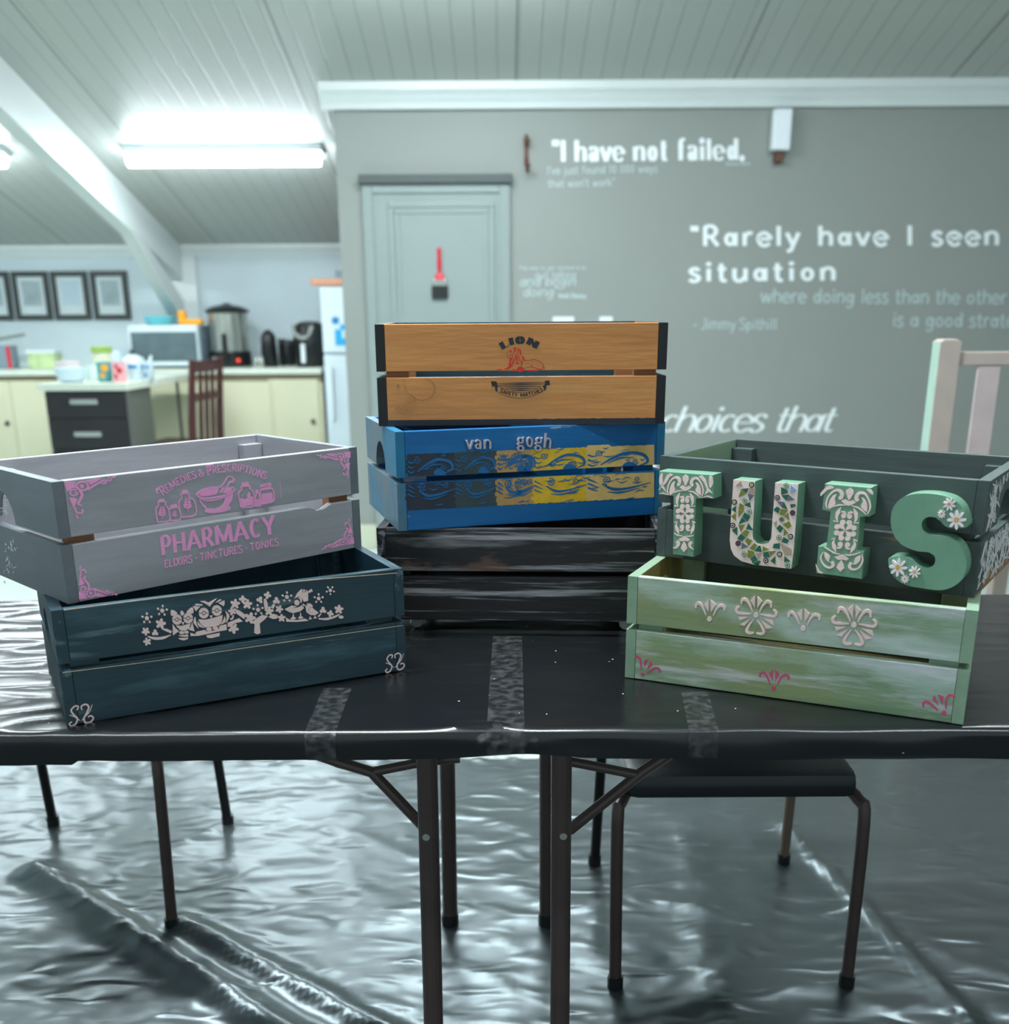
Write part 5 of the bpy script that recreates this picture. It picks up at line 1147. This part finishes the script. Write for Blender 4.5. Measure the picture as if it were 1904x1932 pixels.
# microwave, dish and orange gadget
mx0, mx1 = at(245, 650, 7.88).x, at(374, 650, 7.88).x; mw = (mx1 - mx0) / 2; mh = at(300, 611, 7.88).z - WT - .01
t = thing('microwave', 'white microwave oven with smoked glass door behind the mugs', 'microwave', ((mx0 + mx1) / 2, 7.88, WT))
obj('body', BX(-mw, mw, .03, .42, .012, mh, bev=.008), M['white_enamel'], t)
d = obj('door', BX(-mw, mw, 0, .03, .02, mh - .004, bev=.006), M['white_enamel'], t); obj('glass', BX(-mw + .012, mw - .010, -.004, .004, .050, mh - .045, bev=.002), M['glass_dark'], d)
obj('side_panel', BX(mw, mw + .004, .05, .40, .02, mh - .01), M['grey_box'], t)
for sx in (-1, 1):
    for yy in (.07, .36): obj('foot', BX(sx * (mw - .05) - .015, sx * (mw - .05) + .015, yy - .015, yy + .015, 0, .013), M['black_plastic'], t)
ctr = (mx0 + mx1) / 2
bm = bmesh.new(); lathe(bm, [(.085, 0), (.10, .01), (.118, .062), (.112, .062), (.095, .014), (.001, .012)], 32); o = obj('glass_dish', bm, M['teal_glass'], smooth=True); o.location = (at(300, 600, 8.0).x, 8.02, WT + mh + .001); tag(o, 'turquoise glass dish standing on the microwave', 'dish')
bm = bmesh.new(); box(bm, -.08, .09, -.04, .04, 0, .04, bev=.014); box(bm, -.085, -.03, -.03, .03, .03, .10, bev=.016); o = obj('kitchen_gadget', bm, M['orange_p']); o.location = (at(364, 600, 7.98).x - .02, 7.99, WT + mh + .001); tag(o, 'bright orange plastic gadget standing on the microwave', 'gadget')
# small black things right of the urn
p = on(510, 8.06); t = thing('electric_kettle', 'tall black kettle with domed lid right of the steel urn', 'kettle', p)
bm = bmesh.new(); lathe(bm, [(.058, 0), (.062, .012), (.056, .15), (.054, .21), (.040, .240), (.012, .262), (.001, .264)], 28); obj('body', bm, M['black_plastic'], t, smooth=True)
obj('handle', TB([(0, .05, .20), (0, .085, .19), (0, .09, .10), (0, .058, .05)], .010, smooth=5), M['black_plastic'], t, smooth=True)
for u, hh, lab in ((535, .195, 'left black canister between the kettle and the air fryer'), (551, .188, 'right black canister touching the air fryer')):
    t = thing('canister', lab, 'canister', on(u, 8.20), 0, 'black canisters on the worktop')
    bm = bmesh.new(); lathe(bm, [(.028, 0), (.030, .008), (.030, hh - .03)], 24); obj('body', bm, M['black_plastic'], t, smooth=True)
    bm = bmesh.new(); lathe(bm, [(.030, hh - .028), (.031, hh - .005), (.028, hh), (.001, hh + .002)], 24); obj('lid', bm, M['dark_steel'], t, smooth=True)
for u, lab in ((486, 'small clear jar at the foot of the steel urn'), (494, 'small clear jar next to the tall black kettle')):
    bm = bmesh.new(); lathe(bm, [(.018, 0), (.022, .006), (.022, .055), (.017, .066), (.017, .078)], 18); o = obj('spice_jar', bm, M['steel'], smooth=True); o.location = on(u, 7.96 if u < 490 else 7.90); tag(o, lab, 'jar', 'small jars beside the urn')
p = on(588, 8.05); t = thing('air_fryer', 'large black air fryer with silver front trim beside the fridge', 'air fryer', p)
bm = bmesh.new(); lathe(bm, [(.108, 0), (.120, .02), (.122, .16), (.114, .26), (.090, .305), (.06, .318), (.001, .32)], 32); obj('body', bm, M['black_plastic'], t, smooth=True)
bm = bmesh.new(); A = Art(lambda u, v: (u, v)); A.stroke([(-.10, .30), (-.085, .24), (-.03, .205), (.02, .24), (.045, .29)], [.02, .026, .03, .026, .02]); obj('front_trim', A.bm(.012, -.122, .03), M['steel'], t)
obj('handle', BX(-.045, -.012, -.165, -.12, .03, .165, bev=.01), M['white_plastic'], t)
for k in (0, 1): bm = bmesh.new(); lathe(bm, [(.016, -.006), (.016, .006)], 16, (-.005, -.128, .285 - .045 * k), axis='y'); obj('dial', bm, M['dark_steel'], t)

# left of the worktop: tap, toaster-like tin, tub
t = thing('kitchen_tap', 'chrome tap with a long spout over the left end of the worktop', 'tap', on(-4, 8.22))
obj('spout', TB([(0, 0, 0), (0, 0, .19), (.06, -.02, .205), (.26, -.06, .235)], [.018, .016, .013, .011], smooth=5), M['steel'], t, smooth=True); obj('lever', TB([(0, 0, .19), (-.03, -.02, .25)], .012), M['steel'], t)
p = on(8, 8.0); t = thing('tea_tin', 'pale striped tin with pink edge at the left end of the worktop', 'tin', p)
obj('body', BX(-.09, .09, -.06, .06, 0, .165, bev=.006), M['grey_box'], t); obj('stripe', BX(.055, .085, -.062, .062, .004, .160), M['red_p'], t); obj('stripe', BX(-.06, -.03, -.062, .062, .02, .15), M['dark_steel'], t)
M['tub_green'] = mat('pale_green_tub', (186, 206, 152), 0.4, var=0.2, vscale=14)
p = on(87, 7.98); t = thing('food_tub', 'pale green and cream tub on the worktop behind the island', 'tub', p)
obj('body', BX(-.10, .10, -.07, .07, 0, .115, bev=.01), M['tub_green'], t); obj('lid', BX(-.105, .105, -.075, .075, .112, .130, bev=.005), M['white_plastic'], t)

# island with dark drawers
IT = .905
iy = (atz(68, 722, IT).y + atz(240, 727, IT).y) / 2; ix0, ix1 = at(68, 722, iy).x, at(237, 727, iy).x
c = atz(345, 700, IT); iyb = c.y
t = thing('kitchen_island', 'island unit of black brown drawers with grey side in front of the counters', 'cabinet', (0, iy, 0))
idp = min(iyb - iy, 1.15)
obj('body', BX(ix0 + .03, ix1 - .02, .05, .46, .05, IT - .042), M['dark_lam'], t)
obj('side_panel', BX(ix1 - .022, ix1 - .004, .035, .46, 0, IT - .042, bev=.002), M['grey_lam'], t)
obj('side_panel', BX(ix1 - .03, ix1 - .012, idp - .06, idp - .04, 0, IT - .042), M['grey_lam'], t)
obj('plinth', BX(ix0 + .05, ix1 - .03, .07, .44, 0, .05), M['black_plastic'], t)
zz = [.06, .30, .51, .70, IT - .046]
for k in range(4):
    d = obj('drawer', BX(ix0 + .03, ix1 - .024, .028, .05, zz[k] + .002, zz[k + 1] - .002, bev=.002), M['dark_lam'], t)
    zc_ = (zz[k] + zz[k + 1]) / 2 + (.02 if k == 3 else 0); xc = (ix0 + ix1) / 2 + .0
    obj('handle', BX(xc - .085, xc + .085, .006, .030, zc_ - .016, zc_ + .016, bev=.006), M['steel'], d)
bm = bmesh.new(); bt = [(ix0, iy), (ix1, iy), (ix1 + .10, iy + idp), (ix0, iy + idp)]
va = [bm.verts.new((x, y, IT - .04)) for x, y in bt]; vb = [bm.verts.new((x, y, IT)) for x, y in bt]; bm.faces.new(va); bm.faces.new(vb[::-1])
for i in range(4): bm.faces.new((va[i], vb[i], vb[(i + 1) % 4], va[(i + 1) % 4]))
o = obj('island_worktop', bm, M['worktop']); tag(o, 'pale worktop of the island carrying the mugs', 'worktop')

def mug(u, y, label, rgb, r=.042, hh=.095, spots=None, group='mugs on the island worktop', bands=None):
    nm = label.replace(' ', '_')
    m1 = mat('glaze_' + nm[:24], rgb, 0.25)
    t = thing('mug', label, 'mug', (at(u, 690, y).x, y, IT), R(80), group)
    bm = bmesh.new(); lathe(bm, [(r * .82, 0), (r * .94, .006), (r, hh), (r * .9, hh), (r * .82, .012), (.001, .010)], 26, cap=False); obj('body', bm, m1, t, smooth=True)
    obj('handle', TB([(r * .95, 0, hh * .8), (r * 1.6, 0, hh * .75), (r * 1.62, 0, hh * .3), (r * .92, 0, hh * .2)], .006, smooth=5, seg=8), m1, t, smooth=True)
    if spots:
        bm = bmesh.new()
        for (an, zz_, rr, ci) in spots:
            bm2 = []; n = 10
            vs = []
            for k in range(n):
                aa = an + rr / r * cos(2 * pi * k / n); q = zz_ + rr * sin(2 * pi * k / n); f_ = r * (.94 + .06 * q / hh) + .0015
                vs.append(bm.verts.new((f_ * cos(aa), f_ * sin(aa), q)))
            bm.faces.new(vs).material_index = ci
        obj('pattern', bm, [M['red_p'], M['blue_d'], M['orange_p'], M['teal_glass']], t)
    return t
y0i = iy + .22
mug(196, y0i - .02, 'teal mug with orange patch on the island, left of the red mug', (84, 158, 158), .046, .118, [(R(-150), .085, .022, 2), (R(-170), .04, .016, 2)])
mug(224, y0i - .06, 'pale pink mug with red flowers on the island', (232, 170, 174), .043, .118, [(R(-150), .07, .018, 0), (R(-185), .035, .014, 0), (R(-175), .095, .012, 0)])
mug(252, y0i + .08, 'white mug with blue band on the island, right of the red mug', (208, 224, 232), .041, .108, [(R(-140), .085, .012, 1), (R(-165), .085, .012, 1), (R(-190), .085, .012, 1)])
mug(277, y0i + .16, 'white mug with small blue marks at the right end of the row', (206, 222, 228), .040, .104, [(R(-150), .08, .012, 1), (R(-170), .03, .012, 1), (R(-195), .08, .012, 1)])
mug(170, y0i + .14, 'plain white mug left of the teal mug on the island', (214, 230, 226), .036, .092)
def bowl(u, y, label, rgb, r, hh):
    bm = bmesh.new(); lathe(bm, [(r * .55, 0), (r * .8, .012), (r, hh), (r * .95, hh), (r * .72, .018), (.001, .012)], 30, cap=False); o = obj('bowl', bm, mat('bowl_glaze_%d' % u, rgb, .3), smooth=True); o.location = (at(u, 690, y).x, y, IT); tag(o, label, 'bowl', 'bowls on the island worktop'); return o
bowl(132, y0i - .04, 'pale blue bowl at the front left of the island worktop', (196, 214, 226), .095, .085)
o = bowl(128, y0i + .30, 'pale pink bowl behind the pale blue bowl on the island', (218, 204, 206), .080, .110)
t = thing('storage_jar', 'glass jar with green lid standing behind the teal mug', 'jar', (at(195, 690, iy + .60).x, iy + .60, IT))
bm = bmesh.new(); lathe(bm, [(.058, 0), (.064, .01), (.064, .15), (.058, .165)], 26); obj('body', bm, mat('cream_jar_contents', (196, 200, 176), .3, var=.2, vscale=20), t, smooth=True)
bm = bmesh.new(); lathe(bm, [(.066, .160), (.066, .195), (.060, .20), (.001, .201)], 26); obj('lid', bm, mat('leaf_green_lid', (142, 170, 84), .4), t, smooth=True)
bm = bmesh.new(); lathe(bm, [(.0655, .02), (.0655, .06)], 26, cap=False); obj('label_band', bm, M['red_p'], t, smooth=True)
t = thing('teapot', 'white teapot with dark knob in front of the microwave', 'teapot', (at(252, 690, iy + .98).x, iy + .98, IT))
bm = bmesh.new(); lathe(bm, [(.05, 0), (.075, .02), (.085, .065), (.07, .11), (.03, .13), (.012, .135)], 28); obj('body', bm, M['white_enamel'], t, smooth=True)
bm = bmesh.new(); lathe(bm, [(.012, .133), (.018, .145), (.016, .16), (.001, .168)], 18); obj('knob', bm, M['dark_steel'], t, smooth=True)
obj('spout', TB([(.07, 0, .05), (.11, 0, .08), (.13, 0, .125)], [.018, .013, .009], smooth=4), M['white_enamel'], t, smooth=True); obj('handle', TB([(-.075, 0, .10), (-.12, 0, .095), (-.115, 0, .04), (-.075, 0, .035)], .008, smooth=5), M['white_enamel'], t, smooth=True)
bm = bmesh.new(); lathe(bm, [(.036, 0), (.038, .15), (.03, .165)], 20); o = obj('milk_carton', bm, mat('pale_blue_carton', (190, 206, 224), .5), smooth=True); o.location = (at(220, 690, iy + .80).x, iy + .80, IT); tag(o, 'tall pale blue beaker between the green lidded jar and the teapot', 'beaker'); o.name = 'beaker'

# pictures on the kitchen wall
for k, (ul, ur) in enumerate(((-56, 12), (18, 88), (92, 160), (167, 239))):
    p0, p1 = at(ul, 513, D2), at(ur, 604, D2); xa = (at(ul, 513, D2).x); xb = xa + .300
    za, zb = 1.262, 1.612
    t = thing('framed_picture', ['black framed print cut by the left edge, first of the row on the wall', 'black framed grey print on the kitchen wall, second from the left edge', 'black framed very pale print on the kitchen wall, third of the row', 'black framed grey print nearest the white rafter brace'][k], 'picture', ((xa + xb) / 2, D2, za), 0, 'framed prints on the kitchen wall')
    w, hh = (xb - xa) / 2 - .012, zb - za; e = .038; bm = bmesh.new()
    for q in ((-w, w, 0, e), (-w, w, hh - e, hh), (-w, -w + e, e, hh - e), (w - e, w, e, hh - e)): box(bm, q[0], q[1], -.028, 0, q[2], q[3], bev=.004)
    obj('frame', bm, M['frame_black'], t); obj('mount', BX(-w + e, w - e, -.012, -.004, e, hh - e), M['mount'], t)
    obj('print', BX(-w + e + .03, w - e - .03, -.0145, -.010, e + .065, hh - e - .03), M['print'] if k != 2 else mat('pale_sky_print', (186, 206, 214), .6, var=.08), t)

# red brown chair at the island
t = thing('dining_chair', 'dark red brown wooden chair drawn up to the right side of the island', 'chair', (at(384, 760, 7.30).x, 7.30, 0), R(78))
sw = .20; bh = at(378, 676, 7.30).z
for sx in (-1, 1):
    obj('leg', TB([(sx * sw, .03, 0), (sx * sw, 0, .45), (sx * sw, -.01, .62), (sx * sw, -.05, bh)], [.024, .027, .027, .022], seg=8, smooth=4), M['red_wood'], t, smooth=True)
    obj('leg', BX(sx * sw - .018, sx * sw + .018, .38, .416, 0, .44, bev=.004), M['red_wood'], t)
    obj('side_rail', BX(sx * sw - .010, sx * sw + .010, .02, .39, .385, .435), M['red_wood'], t)
    obj('stretcher', BX(sx * sw - .009, sx * sw + .009, .02, .39, .16, .19), M['red_wood'], t)
obj('seat', BX(-sw - .03, sw + .03, .0, .43, .435, .462, bev=.008), M['red_wood'], t)
for z0, z1, yy in ((bh - .085, bh - .01, -.048), (bh - .27, bh - .22, -.025)): obj('back_rail', BX(-sw, sw, yy - .010, yy + .010, z0, z1, bev=.004), M['red_wood'], t)
for k in (-1, 0, 1): obj('back_slat', TB([(k * .085, -.006, .462), (k * .085, -.018, .65), (k * .085, -.045, bh - .05)], [.014, .016, .014], seg=8), M['red_wood'], t)

# ------------------------------------------------------------------ floor sheeting, folding chairs, pink chair
fa, fb = atz(70, 1650, 0), atz(500, 1932, 0); ga, gb = atz(340, 1745, 0), atz(690, 1932, 0)
ha, hb = atz(1290, 1560, 0), atz(1370, 1932, 0); ka, kb = atz(1480, 1560, 0), atz(1830, 1932, 0)
def fold(p, a, b, w, hgt):
    d = (b - a); l = d.length; d = d / l; q = Vector((p[0] - a.x, p[1] - a.y, 0)); s = q.dot(d)
    n = q.x * -d.y + q.y * d.x
    if s < 0: n = math.hypot(n, s)
    return hgt * math.exp(-(n / w) ** 2)
SX0, SX1, SY0, SY1 = -2.6, 2.6, -1.0, 2.96; NX, NY = 340, 260
bm = bmesh.new(); rows = []
for j in range(NY + 1):
    y = SY0 + (SY1 - SY0) * j / NY; row = []
    for i in range(NX + 1):
        x = SX0 + (SX1 - SX0) * i / NX
        v = Vector((x * 2.6 + y * 1.3, y * 4.2 - x * .9, 0))
        r1 = 1 - abs(noise.noise(v)); r2 = 1 - abs(noise.noise(v * 2.7 + Vector((7, 3, 1)))); r3 = 1 - abs(noise.noise(v * 6.1 + Vector((1, 9, 4))))
        zz_ = .0025 + .0040 * r1 ** 8 + .0022 * r2 ** 7 + .0009 * r3 ** 5
        zz_ += fold((x, y), fa, fb, .035, .030) + fold((x, y), ga, gb, .028, .022) + fold((x, y), ka, kb, .02, .012)
        q = fold((x, y), ha, hb, .05, 1.0)
        if q > .02: zz_ += q * .008 * (1 - abs(noise.noise(Vector((x * 22, y * 30, 5))))) 
        if y > SY1 - .05: zz_ += .006 * max(0, sin(x * 62)) * (1 - (SY1 - y) / .05)
        row.append(bm.verts.new((x, y, zz_)))
    rows.append(row)
for j in range(NY):
    for i in range(NX): bm.faces.new((rows[j][i], rows[j][i + 1], rows[j + 1][i + 1], rows[j + 1][i]))
o = obj('floor_sheet', bm, M['sheet'], smooth=True); tag(o, 'crumpled glossy plastic sheeting spread on the floor under the tables', 'plastic sheet')

def folding_chair(label, cx, yf, tan=False, back=True):
    t = thing('stacking_chair' if back else 'tube_stool', label, 'chair' if back else 'stool', (cx, yf, 0)); w = .235; d = .50
    for sx in (-1, 1):
        obj('leg', TB([(sx * w, 0, .0), (sx * (w + .004), .012, .36), (sx * (w - .004), .03, .405), (sx * (w - .03), .07, .425)], .0125, smooth=4), M['brown_tube'], t, smooth=True)
        obj('leg', TB([(sx * w, d, .0), (sx * (w - .008), d - .05, .40), (sx * (w - .01), d - .06, .55), (sx * (w - .012), d - .02, .78)][:4 if back else 2], .0125, smooth=4), M['tan_tube'] if (tan and sx > 0) else M['black_tube'], t, smooth=True)
        obj('seat_rail', TB([(sx * (w - .03), .07, .425), (sx * (w - .02), d - .06, .42)], .011), M['black_tube'], t)
        for yy in (0, d): bm = bmesh.new(); lathe(bm, [(.016, 0), (.016, .03)], 12, (sx * w, yy, 0)); obj('foot_cap', bm, M['black_plastic'], t)
    bm = bmesh.new(); box(bm, -w + .012, w - .012, .012, d - .05, .414, .472, bev=.024)
    for v in bm.verts:
        if v.co.z > .46: v.co.z -= .018 * math.exp(-((v.co.x) / .15) ** 2)
    obj('seat', bm, mat('black_vinyl_seat', (24, 30, 31), .35, bump=.1, bscale=120), t, smooth=True)
    if back: obj('backrest', BX(-w + .02, w - .02, d - .05, d - .015, .60, .80, bev=.015), M['black_plastic'], t, smooth=True)
    return t
folding_chair('black padded chair under the right half of the table, seat towards the viewer', (.218 + .694) / 2, 1.815, True)
folding_chair('black tube legged stool under the left half of the table', -.982, 2.04, back=False)

# tall slatted pink and mint chair, right
t = thing('tall_chair', 'tall pink and mint painted slatted chair standing behind the lettered crate', 'chair', (0, 3.22, 0))
pw = at(1809, 700, 3.20).x; pl = at(1768, 700, 3.20).x; zt = at(1790, 640, 3.2).z
for x0 in (pl, pl + .46):
    bm = bmesh.new(); prism(bm, [(x0, 0), (x0 + pw - pl, 0), (x0 + pw - pl, zt - .008), (x0 + (pw - pl) * .8, zt), (x0 + (pw - pl) * .2, zt), (x0, zt - .008)], -.02, .036, bev=.004)
    for f_ in bm.faces:
        f_.normal_update(); f_.material_index = 1 if abs(f_.normal.x) > .8 else 0
    obj('back_post', bm, [M['pink_wood'], M['mint']], t)
z0, z1 = at(1850, 690, 3.2).z, at(1850, 664, 3.2).z
obj('top_rail', BX(pw, pl + .46, -.004, .020, z0, z1, bev=.004), M['pink_wood'], t)
sx0, sx1 = at(1838, 760, 3.22).x, at(1880, 760, 3.22).x; sw_ = sx1 - sx0
for k in range(3): obj('back_slat', BX(sx0 + k * .135, sx0 + k * .135 + sw_, .0, .014, .62, z0 + .004, bev=.003), M['pink_slat'], t)
zs = atz(1890, 1100, .62).z
obj('lower_rail', BX(pw, pl + .46, -.004, .020, .58, .625, bev=.004), M['pink_wood'], t)
for k in range(4): obj('seat_slat', BX(pl - .01, pl + .52, .04 + k * .10, .125 + k * .10, .60, .625, bev=.004), M['pink_slat'], t)
for x0 in (pl, pl + .46): obj('front_leg', BX(x0, x0 + .05, .40, .45, 0, .60, bev=.004), M['pink_wood'], t)
obj('stretcher', BX(pw, pl + .46, .41, .435, .22, .26, bev=.003), M['mint'], t)
